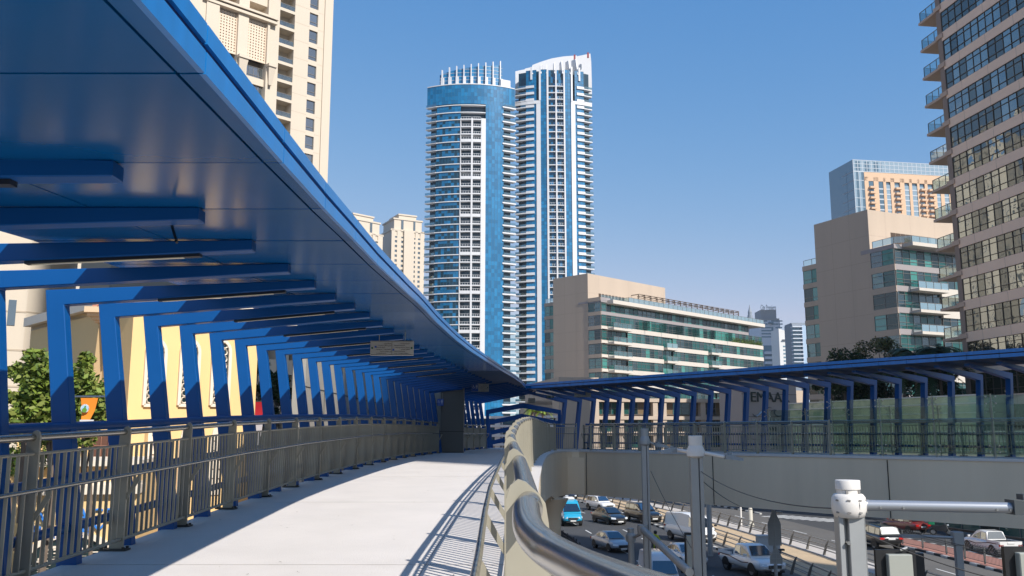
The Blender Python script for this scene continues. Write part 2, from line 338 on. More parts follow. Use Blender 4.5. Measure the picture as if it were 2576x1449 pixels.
# ---------------------------------------------------------------- railings
def railing(name, label, path, zf, inward, step, mode='bars', start=0, grab=True, extra=None, solid_from=1e9):
    pp = resample(path, step, start); base = pp[0][0]
    rt = thing(name, label, 'railing', (base.x, base.y, zf(base)), 'steel railings along the footbridge')
    items = []
    for p, t in pp:
        n = Vector((-t.y, t.x, 0))
        if n.dot(inward(p)) < 0: n = -n
        items.append((p, t, n, zf(p)))
    for p, t, n, z in items:
        prof = [(0, .02), (0, 1.1), (.0, 1.20), (-.01, 1.235), (-.03, 1.25), (-.05, 1.243), (-.085, 1.212), (-.10, 1.19), (-.108, 1.14), (-.112, 1.05), (-.122, .5), (-.142, .02)]
        g = MB(); g.extr([p+n*r+Vector((0, 0, z+h))-t*.014 for r, h in prof], t*.028)
        po = g.build('post', M_rail, rt, smooth=False)
        g = MB(); g.extr([p+n*r+t*q+Vector((0, 0, z+.003)) for r, q in ((-.23, -.07), (.05, -.07), (.05, .07), (-.23, .07))], (0, 0, .018))
        for q in (-.05, .05):
            for r in (-.2, .02): g.extr([p+n*(r+a)+t*(q+b)+Vector((0, 0, z+.02)) for a, b in ((-.012, -.012), (.012, -.012), (.012, .012), (-.012, .012))], (0, 0, .02))
        g.build('base_plate', mat('dark_rail_base', (.05, .05, .045), .5, metal=.3), po)
        if grab:
            g = MB(); g.extr([p+n*r+Vector((0, 0, z+h))-t*.006 for r, h in ((-.01, .55), (.0, .5), (.125, .70), (.125, .755), (.105, .755))], t*.012)
            g.build('bracket', M_rail, po)
    P3 = [(p+n*-.058+Vector((0, 0, z+1.19))) for p, t, n, z in items]
    if extra: P3 = extra+P3
    if extra:
        Q = []
        for i in range(len(P3)-1):
            a0, a1, a2, a3 = P3[max(0, i-1)], P3[i], P3[i+1], P3[min(len(P3)-1, i+2)]
            for k in range(5): u_ = k/5; Q.append(.5*((2*a1)+(a2-a0)*u_+(2*a0-5*a1+4*a2-a3)*u_**2+(3*a1-a0-3*a2+a3)*u_**3))
        P3 = Q+[P3[-1]]
    MB().tube(P3, .0315, 28).build('handrail', mat('rail_tube_steel', (.36, .34, .30), .22, metal=.85, var=.015, vscale=2), rt, smooth=True, angle=60)
    if grab: MB().tube([p+n*.125+Vector((0, 0, z+.775)) for p, t, n, z in items], .019, 10).build('grab_rail', MATS['rail_tube_steel'], rt, smooth=True, angle=60)
    for i in range(len(items)-1):
        (p, t, n, z), (q, t2, n2, z2) = items[i], items[i+1]; dv = q-p; L = dv.length; tt = dv/L; nn = (n+n2).normalized()*-.035
        g = MB()
        for h, r in ((1.055, .014), (.11, .018)):
            g.tube([p+nn+tt*.02+Vector((0, 0, z+h)), q+nn-tt*.02+Vector((0, 0, z2+h))], r, 6)
        if p.y > solid_from:
            g.extr([p+nn+Vector((0, 0, z+.11)), q+nn+Vector((0, 0, z2+.11)), q+nn+Vector((0, 0, z2+1.05)), p+nn+Vector((0, 0, z+1.05))], nn*.05)
        else:
            nb = max(2, int(round(L/.128)))
            for k in range(1, nb):
                c = p+nn+dv*(k/nb); zz = z+(z2-z)*k/nb
                g.extr([c+Vector((0, 0, zz+.11))+tt*a+n*b for a, b in ((-.007, -.014), (.007, -.014), (.007, .014), (-.007, .014))], (0, 0, .94))
        g.build('infill_panel', M_rail, rt)
    return rt
zf1 = lambda p: zd(p.y)
Lpath = [(Lx(y), y, 0) for y in [5.85-1.8*4]+[5.85+1.8*i for i in range(-3, 18)]]
railing('railing', 'long railing along the left edge of the walkway, below the blue frames', Lpath, zf1, lambda p: Vector((1, 0, 0)), 1.8, start=0, solid_from=60)
Lpath2 = [(Lx(y), y, 0) for y in (38.4, 40.2, 42, 43.8, 45.6, 47.4, 49.2)]
railing('railing', 'dark solid-panelled railing past the lift shaft, at the far left of the walkway', Lpath2, zf1, lambda p: Vector((1, 0, 0)), 1.75, solid_from=0)
extra = [at(u, v, y) for u, v, y in ((2050, 1690, .62), (1850, 1600, .78), (1690, 1532, .95), (1580, 1487, 1.12), (1495, 1448.4, 1.31), (1439.6, 1419.7, 1.47), (1396, 1394.7, 1.6), (1372, 1378, 1.66), (1352, 1361, 1.73), (1336.8, 1342, 1.81), (1328, 1322, 1.9), (1324.5, 1300, 2.02), (1324.5, 1280, 2.15))]
railing('railing', 'nearest railing, with the bent steel pipe, between the walkway and the road below', Rpath, zf1, lambda p: Vector((-1, 0, 0)), 1.8, extra=extra)
Apath = [nearE(t) for t in (0, 12.1)]
railing('railing', 'near side railing of the bridge arm over the road, above the beige girder', Apath, lambda p: ZA, lambda p: AN, 1.5)
Apath2 = [farE(t) for t in (-5, Aend)]
railing('railing', 'far side railing of the bridge arm, standing in front of the blue legs', Apath2, lambda p: ZA, lambda p: -AN, 1.5)
# glass screens on the right part of the arm
M_cg = clearglass('railing_glass', (.80, .88, .84), .03, .45)
def glass_screen(name, label, t0, t1, side, zt):
    E0 = nearE if side == 0 else farE
    b = E0(t0); rt = thing(name, label, 'glass screen', (b.x, b.y, ZA), 'glass screens on the bridge arm')
    n = int(round((t1-t0)/1.72)); st = (t1-t0)/n
    for k in range(n+1):
        p = E0(t0+k*st); lean = -AN*.10 if side == 0 else AN*.10
        MB().tube([Vector((p.x, p.y, ZA)), Vector((p.x, p.y, ZA+1.15)), Vector((p.x, p.y, zt+.05))-AE*.02], .024, 8).build('post', M_rail, rt, smooth=True)
        g = MB()
        for zc in (ZA+.32, ZA+1.75 if side == 0 else zt-.15):
            c = Vector((p.x, p.y, zc))
            for sx in (-1, 1):
                for sz in (-1, 1): g.tube([c, c+AE*.14*sx+Vector((0, 0, .1*sz))-AN*.03], .011, 6); g.lathe([(.026, -.02), (.026, .02)], tuple(c+AE*.14*sx+Vector((0, 0, .1*sz))-AN*.04), 8)
        g.build('spider_fitting', M_steel, rt)
    for k in range(n):
        a, c = E0(t0+k*st+.03), E0(t0+(k+1)*st-.03); o = -AN*.05 if side == 0 else AN*.05
        MB().extr([(a.x+o.x, a.y+o.y, ZA+.14), (c.x+o.x, c.y+o.y, ZA+.14), (c.x+o.x, c.y+o.y, zt), (a.x+o.x, a.y+o.y, zt)], AN*.012).build('glass_panel', M_cg, rt)
    g = MB(); g.tube([Vector((E0(t0).x, E0(t0).y, ZA+1.19)), Vector((E0(t1).x, E0(t1).y, ZA+1.19))], .03, 10); g.build('handrail', MATS['rail_tube_steel'], rt, smooth=True)
    return rt
glass_screen('glass_screen', 'clear glass screen with spider fittings on the near edge of the bridge arm', 12.1, Aend, 0, 1.15)
glass_screen('glass_screen', 'taller glass screen along the far edge of the bridge arm, under the blue canopy', 6.5, Aend, 1, 1.0)
# ---------------------------------------------------------------- canopy
canopy = thing('walkway_canopy', 'blue cantilever canopy of bent steel frames and glossy panels, sheltering the whole footbridge', 'canopy', (-4.3, 8, -1.2))
def frame(P, nin, t, zdk_, cz, ztip, reach=2.03, legx=0., light=False, w=.12, bd=.145, lw=0., tx=0.):
    """one bent frame: leg leaning outwards, mitred beam reaching in over the walkway"""
    def q(r, h): return Vector((P.x, P.y, 0))+nin*(r-legx)+Vector((0, 0, h))
    z0 = zdk_
    prof = [q(-.19-lw, z0-.45), q(-.245-lw, z0+.33), q(-.565-lw+tx, cz+bd), q(reach+tx, ztip+.075), q(reach+tx, ztip), q(-.374+tx, cz), q(-.055, z0+.33), q(.0, z0-.45)]
    g = MB(); g.extr([p-t*(w/2) for p in prof], t*w)
    fr = g.build('frame', M_blue, canopy, bevel=.006)
    g = MB(); g.extr([q(r, h)-t*.02 for r, h in ((-.24, z0-.62), (-.05, z0-.58), (-.06, z0-.4), (-.2, z0-.38))], t*.04)
    g.build('bracket', M_blue, fr)
    if light:
        r0, r1 = .55, reach-.25; f = lambda r: ztip+(cz-ztip)*(reach-r)/(reach+.374)
        g = MB(); g.extr([q(r0, f(r0)-.026)-t*.03, q(r1, f(r1)-.026)-t*.03, q(r1, f(r1)-.002)-t*.03, q(r0, f(r0)-.002)-t*.03], t*.06)
        lf = g.build('light_fitting', mat('light_housing', (.03, .035, .045), .4, metal=.5), fr)
        g = MB(); g.extr([q(r0+.04, f(r0+.04)-.030)-t*.016, q(r1-.12, f(r1-.12)-.030)-t*.016, q(r1-.12, f(r1-.12)-.024)-t*.016, q(r0+.04, f(r0+.04)-.024)-t*.016], t*.032)
        g.build('diffuser', mat('lamp_diffuser', (.75, .68, .5), .3), lf)
    return fr
FY = [2.65+1.2*(k) for k in range(-2, 40)]
FY = [y for y in FY if y < 49.6]
for k, y in enumerate(FY):
    t = Vector((Lx(y+.5)-Lx(y-.5), 1, 0)).normalized() if y > 10 else Vector((0, 1, 0)); n = Vector((t.y, -t.x, 0))
    zt = fz(y)-.078
    reach = 2.03 if y < 38 else 2.6
    frame(Vector((Lx(y)-.03, y, 0)), n, t, zd(y), zd(y)+2.42, zt, reach, light=(k % 2 == 1 and y > 2 and y < 30), tx=max(0, .035+(8.65-y)*.036) if y < 9 else 0)
# arm frames, from the far side
ARZ = 2.28
at_list = [-7.1, -5.9, -4.8, -3.8, -2.9, -1.95, -.98]+[i*1.0 for i in range(0, 22)]
for k, tt_ in enumerate(at_list):
    p = farE(tt_); z_ = zdk_ = ZA
    cz = ZA+2.58+.16*min(1, max(0, tt_/8)); zt = 2.27
    frame(Vector((p.x, p.y, 0)), -AN, AE, ZA, cz-.14, zt-.075, 2.45, legx=.12, light=False, w=.17, bd=.21, lw=.04)
# tubes running through the legs
g = None
for h in (1.26, .77, .33):
    MB().tube([Vector((Lx(y)-.03-(.22 if h > 1 else .175 if h > .5 else .15), y, zd(y)+h)) for y in [2+.0*0]+[3+2*i for i in range(17)]], .045, 12).build('tube_rail', M_blue, canopy, smooth=True, angle=60)
    MB().tube([farE(t, .2 if h > 1 else .1)+Vector((0, 0, ZA+h)) for t in (-5, 0, 8, 16, Aend)], .045, 10).build('tube_rail', M_blue, canopy, smooth=True, angle=60)
# soffit panels, roof, fascia on the near arm
FX = [(.25, -.86), (1.45, -.92), (2.65, -.972), (3.85, -1.033), (5.05, -1.098), (6.25, -1.128), (7.45, -1.152), (8.65, -1.163), (9.85, -1.168), (12.25, -1.175), (13.45, -1.163), (14.65, -1.132), (15.85, -1.1), (17.05, -1.06), (20, -.93), (25, -.62), (30, -.28), (35, .08), (40, .42), (45.6, .68)]
fx = lambda y: interp(FX, y)
ex = lambda y: Lx(y)+.55
jy = [-1.0, .25]+[1.45+1.2*i for i in range(0, 37)]+[45.6]
rnd = random.Random(3); M_soffit2 = mat('blue_soffit_shaded', (.002, .03, .075), .5, var=.05)  # duller copy of the soffit blue, darkened to paint in the far shade
for a, b in zip(jy, jy[1:]):
    for (l0, l1) in ((0, .43), (.43, .972), (.972, 1.)):
        e = .006
        xa0, xa1 = ex(a)+(fx(a)-ex(a))*l0+e, ex(a)+(fx(a)-ex(a))*l1-e
        xb0, xb1 = ex(b)+(fx(b)-ex(b))*l0+e, ex(b)+(fx(b)-ex(b))*l1-e
        if l0 > .9: xa1 += e; xb1 += e
        dz = [rnd.uniform(-.0012, .0012) for _ in range(4)]
        za, zb = fz(a), fz(b)
        g = MB(); g.loft([[(xa0, a+e, za+dz[0]), (xa1, a+e, za+dz[1]), (xa1, a+e, za+.03), (xa0, a+e, za+.03)], [(xb0, b-e, zb+dz[2]), (xb1, b-e, zb+dz[3]), (xb1, b-e, zb+.03), (xb0, b-e, zb+.03)]])
        if l0 < .9 and a < 28: g.build('soffit_panel', M_soffit, canopy)
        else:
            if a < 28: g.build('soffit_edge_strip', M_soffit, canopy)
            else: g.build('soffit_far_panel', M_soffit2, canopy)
g = MB()
for a, b in zip(jy, jy[1:]):
    g.loft([[(ex(a), a, fz(a)+.032), (fx(a)-.004, a, fz(a)+.032), (fx(a)-.004, a, fz(a)+.15), (ex(a), a, fz(a)+.15)], [(ex(b), b, fz(b)+.032), (fx(b)-.004, b, fz(b)+.032), (fx(b)-.004, b, fz(b)+.15), (ex(b), b, fz(b)+.15)]], caps=False)
g.build('roof_deck', M_gap, canopy)
M_groove = mat('blue_groove', (.003, .02, .12), .5)
for a, b in zip(jy, jy[1:]):
    for k, (h0, h1, o) in enumerate(((.0, .072, 0.), (.099, .162, .0))):
        e = .005; za, zb = fz(a), fz(b)
        g = MB(); g.loft([[(fx(a), a+e, za+h0), (fx(a)+.02+o, a+e, za+h0), (fx(a)+.02+o, a+e, za+h1), (fx(a), a+e, za+h1)], [(fx(b), b-e, zb+h0), (fx(b)+.02+o, b-e, zb+h0), (fx(b)+.02+o, b-e, zb+h1), (fx(b), b-e, zb+h1)]])
        g.build('fascia_strip' if k == 0 else 'fascia_top_strip', M_fascia, canopy)
g = MB()
for a, b in zip(jy, jy[1:]):
    g.loft([[(fx(a), a, fz(a)+.05), (fx(a)+.006, a, fz(a)+.05), (fx(a)+.006, a, fz(a)+.15), (fx(a), a, fz(a)+.15)], [(fx(b), b, fz(b)+.05), (fx(b)+.006, b, fz(b)+.05), (fx(b)+.006, b, fz(b)+.15), (fx(b), b, fz(b)+.15)]], caps=False)
g.build('fascia_groove', M_groove, canopy)
# arm canopy
cin = A0+AN*.87+Vector((0, 0, 0)); fA = lambda t, off=0.: A0+AE*t+AN*(1.1+off)
FT0 = -6.05
jt = [FT0]+[FT0+.35+1.0*i for i in range(0, 28)]
fzA = lambda t: 2.31+.03*min(1, max(0, (t+6)/20))
for i, (a, b) in enumerate(zip(jt, jt[1:])):
    e = .006; pa, pb = fA(a+e), fA(b-e)
    za, zb = fzA(a), fzA(b)
    qa, qb = fA(a+e, 2.5), fA(b-e, 2.5)
    dz = [rnd.uniform(-.002, .002) for _ in range(4)]
    g = MB(); g.loft([[(pa.x, pa.y, za+dz[0]), (qa.x, qa.y, za-.06+dz[1]), (qa.x, qa.y, za), (pa.x, pa.y, za+.03)], [(pb.x, pb.y, zb+dz[2]), (qb.x, qb.y, zb-.06+dz[3]), (qb.x, qb.y, zb), (pb.x, pb.y, zb+.03)]])
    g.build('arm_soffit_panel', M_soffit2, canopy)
    for k, (h0, h1) in enumerate(((0, .11), (.145, .25))):
        g = MB(); g.extr([(pa.x, pa.y, za+h0), (pb.x, pb.y, zb+h0), (pb.x, pb.y, zb+h1), (pa.x, pa.y, za+h1)], -AN*.02)
        g.build('arm_fascia_strip' if k == 0 else 'arm_fascia_top_strip', M_fascia, canopy)
pa, pb = fA(FT0, .005), fA(jt[-1], .005); qa, qb = fA(FT0, 2.5), fA(jt[-1], 2.5)
g = MB(); g.loft([[(pa.x, pa.y, 2.345), (qa.x, qa.y, 2.29), (qa.x, qa.y, 2.42), (pa.x, pa.y, 2.53)], [(pb.x, pb.y, 2.375), (qb.x, qb.y, 2.31), (qb.x, qb.y, 2.45), (pb.x, pb.y, 2.56)]])
g.build('roof_deck', M_gap, canopy)
# junction roof between both arms
g = MB(); J1 = [(fx(45.6), 45.6), (ex(45.6), 45.6), (ex(50), 50.2), (-.3, 51.2), (farE(-7.6, -.6).x, farE(-7.6, -.6).y), (fA(FT0, 2.5).x, fA(FT0, 2.5).y)]
g.prism(J1, 2.31, 2.45); g.build('junction_soffit', M_soffit, canopy)
# stair canopy going down beyond the junction
stair = thing('stair_canopy', 'dark blue portal frames over the stairs going down beyond the far end of the walkway', 'canopy', (.6, 52, -1))
for i in range(4):
    Y = 50.4+1.1*i; zt = 1.62-.57*i; xl, xr = -1.45+.05*i, 2.72-.12*i; xa = .62-.05*i
    for (a, c) in ((xl, xa), (xr, xa)):
        s_ = 1 if c > a else -1; z1 = zt-.42
        g = MB(); g.extr([(a, Y, zt-3.4), (a-.14*s_*0, Y, z1+.15), (c, Y+.1*(s_ < 0), zt+.12-.0), (c, Y+.1*(s_ < 0), zt-.16), (a+.18*s_, Y, z1-.06), (a+.12*s_+.1*s_, Y, zt-3.4)], (0, .14, 0))
        g.build('frame', M_blue, stair)
# hanging cable under the canopy
tag(MB().tube([at(350, 490, 5.35), at(388, 500, 5.3), at(412, 530, 5.25), at(430, 560, 5.2), at(445, 610, 5.1)], .009, 6).build('hanging_cable', M_black), 'loose black cable hanging from the blue soffit at upper left', 'cable')
# lift shaft
lift = thing('lift_shaft', 'grey panelled lift shaft at the left of the walkway, behind the blue frames', 'lift shaft', (-4, 40, -9))
M_liftp = mat('lift_panel', (.36, .33, .28), .42, var=.04, vscale=.6, coat=.1)
g = MB(); g.box(-8.2, -2.72, 38.2, 42.5, -9, 3.2); g.box(-5.95, -5.6, 24.5, 38.19, -9, 2.4); g.build('wall', M_liftp, lift)
g = MB(); g.box(-2.95, -2.0, 37.55, 38.19, -2.6, 2.2); g.build('column', mat('shaded_lift_panel', (.12, .115, .1), .4), lift)  # canopy shade on the column painted into its panel colour
g = MB()
for z in (1.28, .12, -.95): g.box(-8.2, -2.7, 38.185, 38.199, z, z+.018)
g.box(-4.05, -4.03, 38.185, 38.199, -2, 3)
for z in (1.28, -.0): g.box(-5.6, -5.587, 24.5, 38.2, z, z+.02)
for y in (27, 29.8, 32.6, 35.4): g.box(-5.6, -5.587, y, y+.02, -6, 2.4)
for z in (.12, -.72): g.box(-2.97, -1.98, 37.54, 37.549, z, z+.018)
g.build('panel_joint', M_gap, lift)
for (pts) in ([at(1148, 1075, 37.2), at(1134, 993, 37.2), at(1141, 980, 37.2), at(1230, 968, 38)], [at(1152, 1075, 39), at(1147, 1000, 39), at(1152, 994, 39), at(1210, 985, 40)]):
    pass
tag(MB().tube([(-3.05, 36.6, -1), (-3.42, 36.6, 1.55), (-3.40, 36.6, 1.68), (-3.3, 36.6, 1.73), (-2.0, 36.6, 1.86)], .06, 12).build('drain_pipe', M_blue, smooth=True), 'blue painted drain pipe bent over in front of the lift shaft', 'pipe')
tag(MB().tube([(-2.1, 40.6, -1), (-2.45, 40.6, 1.65), (-2.42, 40.6, 1.76), (-1.4, 40.6, 1.92)], .05, 10).build('drain_pipe', M_blue, smooth=True), 'blue drain pipe just right of the shaded lift column', 'pipe')
# ---------------------------------------------------------------- signs
M_sign = mat('sign_cream', (.42, .39, .33), .5); M_ink = mat('sign_ink', (.02, .02, .02), .6); M_sblue = mat('sign_blue', (.01, .07, .33), .45); M_sgreen = mat('sign_green', (.03, .12, .05), .5); M_swhite = mat('sign_white', (.65, .65, .65), .5)
def board(name, label, u0, v0, u1, v1, Y, kind, cat='sign'):
    a, b = at(u0, v0, Y), at(u1, v1, Y); W, H = b.x-a.x, a.z-b.z; x0, z1 = a.x, a.z
    rt = thing(name, label, cat, (x0+W/2, Y, b.z), 'direction signs hanging under the canopy')
    m0 = {'exit': M_sgreen, 'lift': M_sblue}.get(kind, M_sign)
    MB().box(x0, x0+W, Y, Y+.05, z1-H, z1).build('board', m0, rt, bevel=.004)
    F_ = lambda x, z: fmat((x0+x*W, Y-.003, z1-z*H), (1, 0, 0))
    if kind in ('big', 'two', 'mini', 'combo'):
        g = MB(); e = .006*W/.77
        sx = .38 if kind == 'combo' else 0
        for (p0, p1, q0, q1) in ((sx+.02, .98, .03, .03+.02), (sx+.02, .98, .95, .97)): g.box(x0+p0*W, x0+p1*W, Y-.004, Y-.001, z1-q1*H, z1-q0*H)
        if kind in ('big', 'two'): g.box(x0+.497*W, x0+.503*W, Y-.004, Y-.001, z1-.97*H, z1-.03*H)
        g.build('border', M_ink, rt)
        g = MB()
        for cx in ((.045, .955) if kind in ('big', 'two') else (.93,) if kind == 'combo' else (.08,)):
            g.tube([(x0+cx*W, Y-.005, z1-.5*H), (x0+cx*W, Y, z1-.5*H)], .07*H, 14)
        g.build('arrow_disc', M_sgreen, rt)
        cols = []
        if kind in ('big', 'two'): cols = [(.14, .49), (.55, .91)]
        elif kind == 'combo': cols = [(.46, .88)]
        else: cols = [(.2, .92)]
        L = [[('ar', 'محطة ترام'), ('ar', 'أبراج شاطئ جميرا ١'), ('en', 'Jumeirah Beach'), ('en', 'Residence 1 Tram Station'), ('ar', 'إلى شاطئ مارينا'), ('en', 'To Marina Beach')], [('ar', 'مارينا بروميناد'), ('en', 'Marina Promenade'), ('ar', 'محطة مارينا بروميناد'), ('ar', 'للنقل البحري'), ('en', 'Marina Promenade'), ('en', 'Water Transport Station')]]
        for ci, (c0, c1) in enumerate(cols):
            for li, (kk, s_) in enumerate(L[ci]):
                z = .22+.135*li; sz = .105*H if kk == 'en' else .12*H
                if kk == 'ar': text(arab(s_), sz, F_(c1, z), M_ink, rt, .001, align='RIGHT')
                else: text(s_, sz*.92, F_(c0, z), M_ink, rt, .001)
        if kind in ('big',):
            g = MB(); g.box(x0+.10*W, x0+.145*W, Y-.004, Y-.001, z1-.48*H, z1-.36*H); g.box(x0+.515*W, x0+.555*W, Y-.004, Y-.001, z1-.68*H, z1-.56*H); g.build('pictogram', M_sblue, rt)
        if kind == 'combo':
            MB().box(x0+.01*W, x0+.38*W, Y-.004, Y-.001, z1-.97*H, z1-.03*H).build('blue_field', M_sblue, rt); picto(rt, x0+.03*W, z1-.1*H, .33*W, .55*H, Y-.008)
            text('LIFT', .16*H, F_(.04, .92), M_swhite, rt, .001); text(arab('مصعد'), .14*H, F_(.34, .78), M_swhite, rt, .001, align='RIGHT')
    if kind == 'lift':
        picto(rt, x0+.08*W, z1-.08*H, .84*W, .6*H, Y-.004); text('LIFT', .18*H, F_(.08, .94), M_swhite, rt, .001); text(arab('مصعد'), .16*H, F_(.92, .78), M_swhite, rt, .001, align='RIGHT')
    if kind == 'exit':
        text('Exit', .7*H, F_(.06, .75), M_swhite, rt, .001)
        g = MB(); g.box(x0+.56*W, x0+.7*W, Y-.004, Y-.001, z1-.85*H, z1-.15*H); g.build('running_figure', M_swhite, rt)
        g = MB(); g.extr([(x0+.76*W, Y-.004, z1-.8*H), (x0+.82*W, Y-.004, z1-.85*H), (x0+.95*W, Y-.004, z1-.2*H), (x0+.8*W, Y-.004, z1-.25*H)], (0, .003, 0)); g.build('arrow', M_swhite, rt)
    if z1 < 2.4:
        g = MB()
        for fx_ in (.2, .8): g.box(x0+fx_*W-.006, x0+fx_*W+.006, Y+.015, Y+.03, z1, z1+.25)
        g.build('hanger', M_rail, rt)
    return rt
def picto(rt, x, z, W, H, Y):
    g = MB()
    def disc(cx, cz, r): g.tube([(x+cx*W, Y, z-cz*H), (x+cx*W, Y+.003, z-cz*H)], r*H, 10)
    for cx in (.68, .86): disc(cx, .12, .07); g.box(x+(cx-.06)*W, x+(cx+.06)*W, Y, Y+.003, z-.62*H, z-.24*H); g.box(x+(cx-.035)*W, x+(cx+.035)*W, Y, Y+.003, z-.95*H, z-.6*H)
    disc(.2, .2, .07); g.box(x+.17*W, x+.23*W, Y, Y+.003, z-.62*H, z-.28*H); g.box(x+.17*W, x+.4*W, Y, Y+.003, z-.62*H, z-.54*H); g.box(x+.36*W, x+.42*W, Y, Y+.003, z-.85*H, z-.55*H)
    for k in range(12):
        a0, a1 = .5+k*.42, .5+(k+1)*.42
        if k < 11: g.extr([(x+.22*W+.24*H*math.cos(a0), Y, z-.66*H-.24*H*math.sin(a0)), (x+.22*W+.24*H*math.cos(a1), Y, z-.66*H-.24*H*math.sin(a1)), (x+.22*W+.18*H*math.cos(a1), Y, z-.66*H-.18*H*math.sin(a1)), (x+.22*W+.18*H*math.cos(a0), Y, z-.66*H-.18*H*math.sin(a0))], (0, .003, 0))
    g.build('pictogram', M_swhite, rt)
board('hanging_sign', 'wide cream bilingual direction sign, the largest one hanging under the left canopy', 932, 857, 1040, 894, 15.2, 'big')
board('hanging_sign', 'half blue half cream lift and direction sign hanging in the middle of the canopy', 1187, 965, 1229.5, 985.5, 37, 'combo')
board('hanging_sign', 'cream double direction sign hanging under the right arm of the canopy', 1445, 985.5, 1486.5, 999, 45.5, 'two')
board('hanging_sign', 'small cream sign hanging in the opening above the stairs', 1328.5, 1001.6, 1346.5, 1014, 48, 'mini')
board('exit_sign', 'small green exit sign under the canopy, right of the stairs opening', 1375, 995.4, 1393.5, 1001, 47.5, 'exit')
board('lift_sign', 'square blue lift sign with white pictograms on the shaded lift column', 1100, 1003.5, 1115.6, 1021, 37.4, 'lift')
# ================================================================ GROUND, STREET
G0 = -9.0
M_asph = mat('asphalt', (.052, .053, .055), .9, var=.12, vscale=.35, bump=.2, bscale=30)
M_asph2 = mat('worn_asphalt', (.115, .108, .098), .9, var=.12, vscale=.4, bump=.2, bscale=30)
M_brick = mat('red_brick_paving', (.36, .17, .13), .85, var=.12, vscale=3)
M_pave = mat('grey_paving', (.15, .142, .13), .85, var=.12, vscale=1.4)
M_sand = mat('sandy_track_slab', (.50, .37, .23), .9, var=.12, vscale=.9)
M_mark = mat('road_marking', (.62, .62, .6), .7, var=.12, vscale=3)
M_kw = mat('kerb_white', (.50, .49, .46), .8, var=.12, vscale=3); M_kb = mat('kerb_black', (.03, .03, .03), .8)
struct(MB().box(-1500, 1500, -300, 3000, G0-1, G0-.03).build('ground', M_pave))
KT = [(20, 17.2), (45, 17.25), (60, 16.95), (71.7, 16.5), (74.4, 16.15), (87.7, 14.75), (104.6, 13.0), (121, 9.9), (127, 8.6), (140, 5.2), (170, -5)]
kx = lambda y: interp(KT, y)
RY = [20+3*i for i in range(51)]
def koff(y, o):
    dx = kx(y+1)-kx(y-1); t = Vector((dx, 2, 0)).normalized(); n = Vector((t.y, -t.x, 0)); return Vector((kx(y), y, 0))+n*o
def strip(name, o0, o1, z, m, ys=RY, h=None, kind=True):
    g = MB()
    for a, b in zip(ys, ys[1:]):
        p, q, r, s_ = koff(a, o0), koff(a, o1), koff(b, o1), koff(b, o0)
        if h: g.loft([[(p.x, p.y, z-h), (q.x, q.y, z-h), (q.x, q.y, z), (p.x, p.y, z)], [(s_.x, s_.y, z-h), (r.x, r.y, z-h), (r.x, r.y, z), (s_.x, s_.y, z)]], caps=False)
        else: g.poly([(p.x, p.y, z), (q.x, q.y, z), (r.x, r.y, z), (s_.x, s_.y, z)])
    o = g.build(name, m)
    return struct(o) if kind else o
strip('road_near', -11.6, 0, G0, M_asph)
strip('pavement_left', -19, -11.6, G0+.12, M_brick, h=.2)
strip('tram_verge', .25, 1.5, G0+.14, M_pave, h=.2)
strip('tram_track', 1.5, 6.4, G0+.10, M_sand, h=.2)
strip('tram_verge_far', 6.4, 8.4, G0+.16, mat('pale_paving', (.5, .46, .42), .8, var=.1, vscale=2), h=.2)
strip('road_far', 8.4, 15.4, G0+.004, M_asph2)
strip('brick_island', 15.65, 18.6, G0+.13, M_brick, h=.2, ys=[y for y in RY if y < 85])
strip('side_road', 15.4, 25.6, G0-.006, M_asph)
strip('pavement_right', 25.6, 60, G0+.12, M_pave, h=.2)
def kerb(name, o, ys, w=.25):
    g = MB(); i = 0
    y = ys[0]
    while y < ys[1]:
        p, q, r, s_ = koff(y, o), koff(y, o+w), koff(y+.98, o+w), koff(y+.98, o)
        g.loft([[(p.x, p.y, G0-.05), (q.x, q.y, G0-.05), (q.x, q.y, G0+.15), (p.x, p.y, G0+.15)], [(s_.x, s_.y, G0-.05), (r.x, r.y, G0-.05), (r.x, r.y, G0+.15), (s_.x, s_.y, G0+.15)]], m=i % 2); i += 1; y += 1
    return struct(g.build(name, [M_kw, M_kb]))
kerb('kerb_tram', 0, (30, 160)); kerb('kerb_left', -11.85, (30, 150)); kerb('kerb_far_road', 15.4, (30, 85)); kerb('kerb_far_road_beyond', 15.4, (104, 160)); kerb('kerb_island_right', 18.6, (40, 85))
g = MB()
for o_, dash, gap in ((-3.95, 3, 4.2), (-7.6, 3, 4.2), (-11.35, 200, 1), (12, 3, 5)):
    y = 36
    while y < 160:
        e_ = min(y+dash, 160)
        yy = y
        while yy < e_-.01:
            y2 = min(yy+3, e_); p, q, r, s_ = koff(yy, o_-.07), koff(yy, o_+.07), koff(y2, o_+.07), koff(y2, o_-.07)
            g.poly([(v_.x, v_.y, G0+.010) for v_ in (p, q, r, s_)]); yy = y2
        y = e_+gap
for i in range(9):   # zebra crossing on the far street
    a = Vector((29.3+.62*i, 104-.75*i, 0)); g.poly([(a.x-1.6, a.y-.9, G0+.012), (a.x+1.6, a.y+.7, G0+.012), (a.x+1.9, a.y+.3, G0+.012), (a.x-1.3, a.y-1.3, G0+.012)])
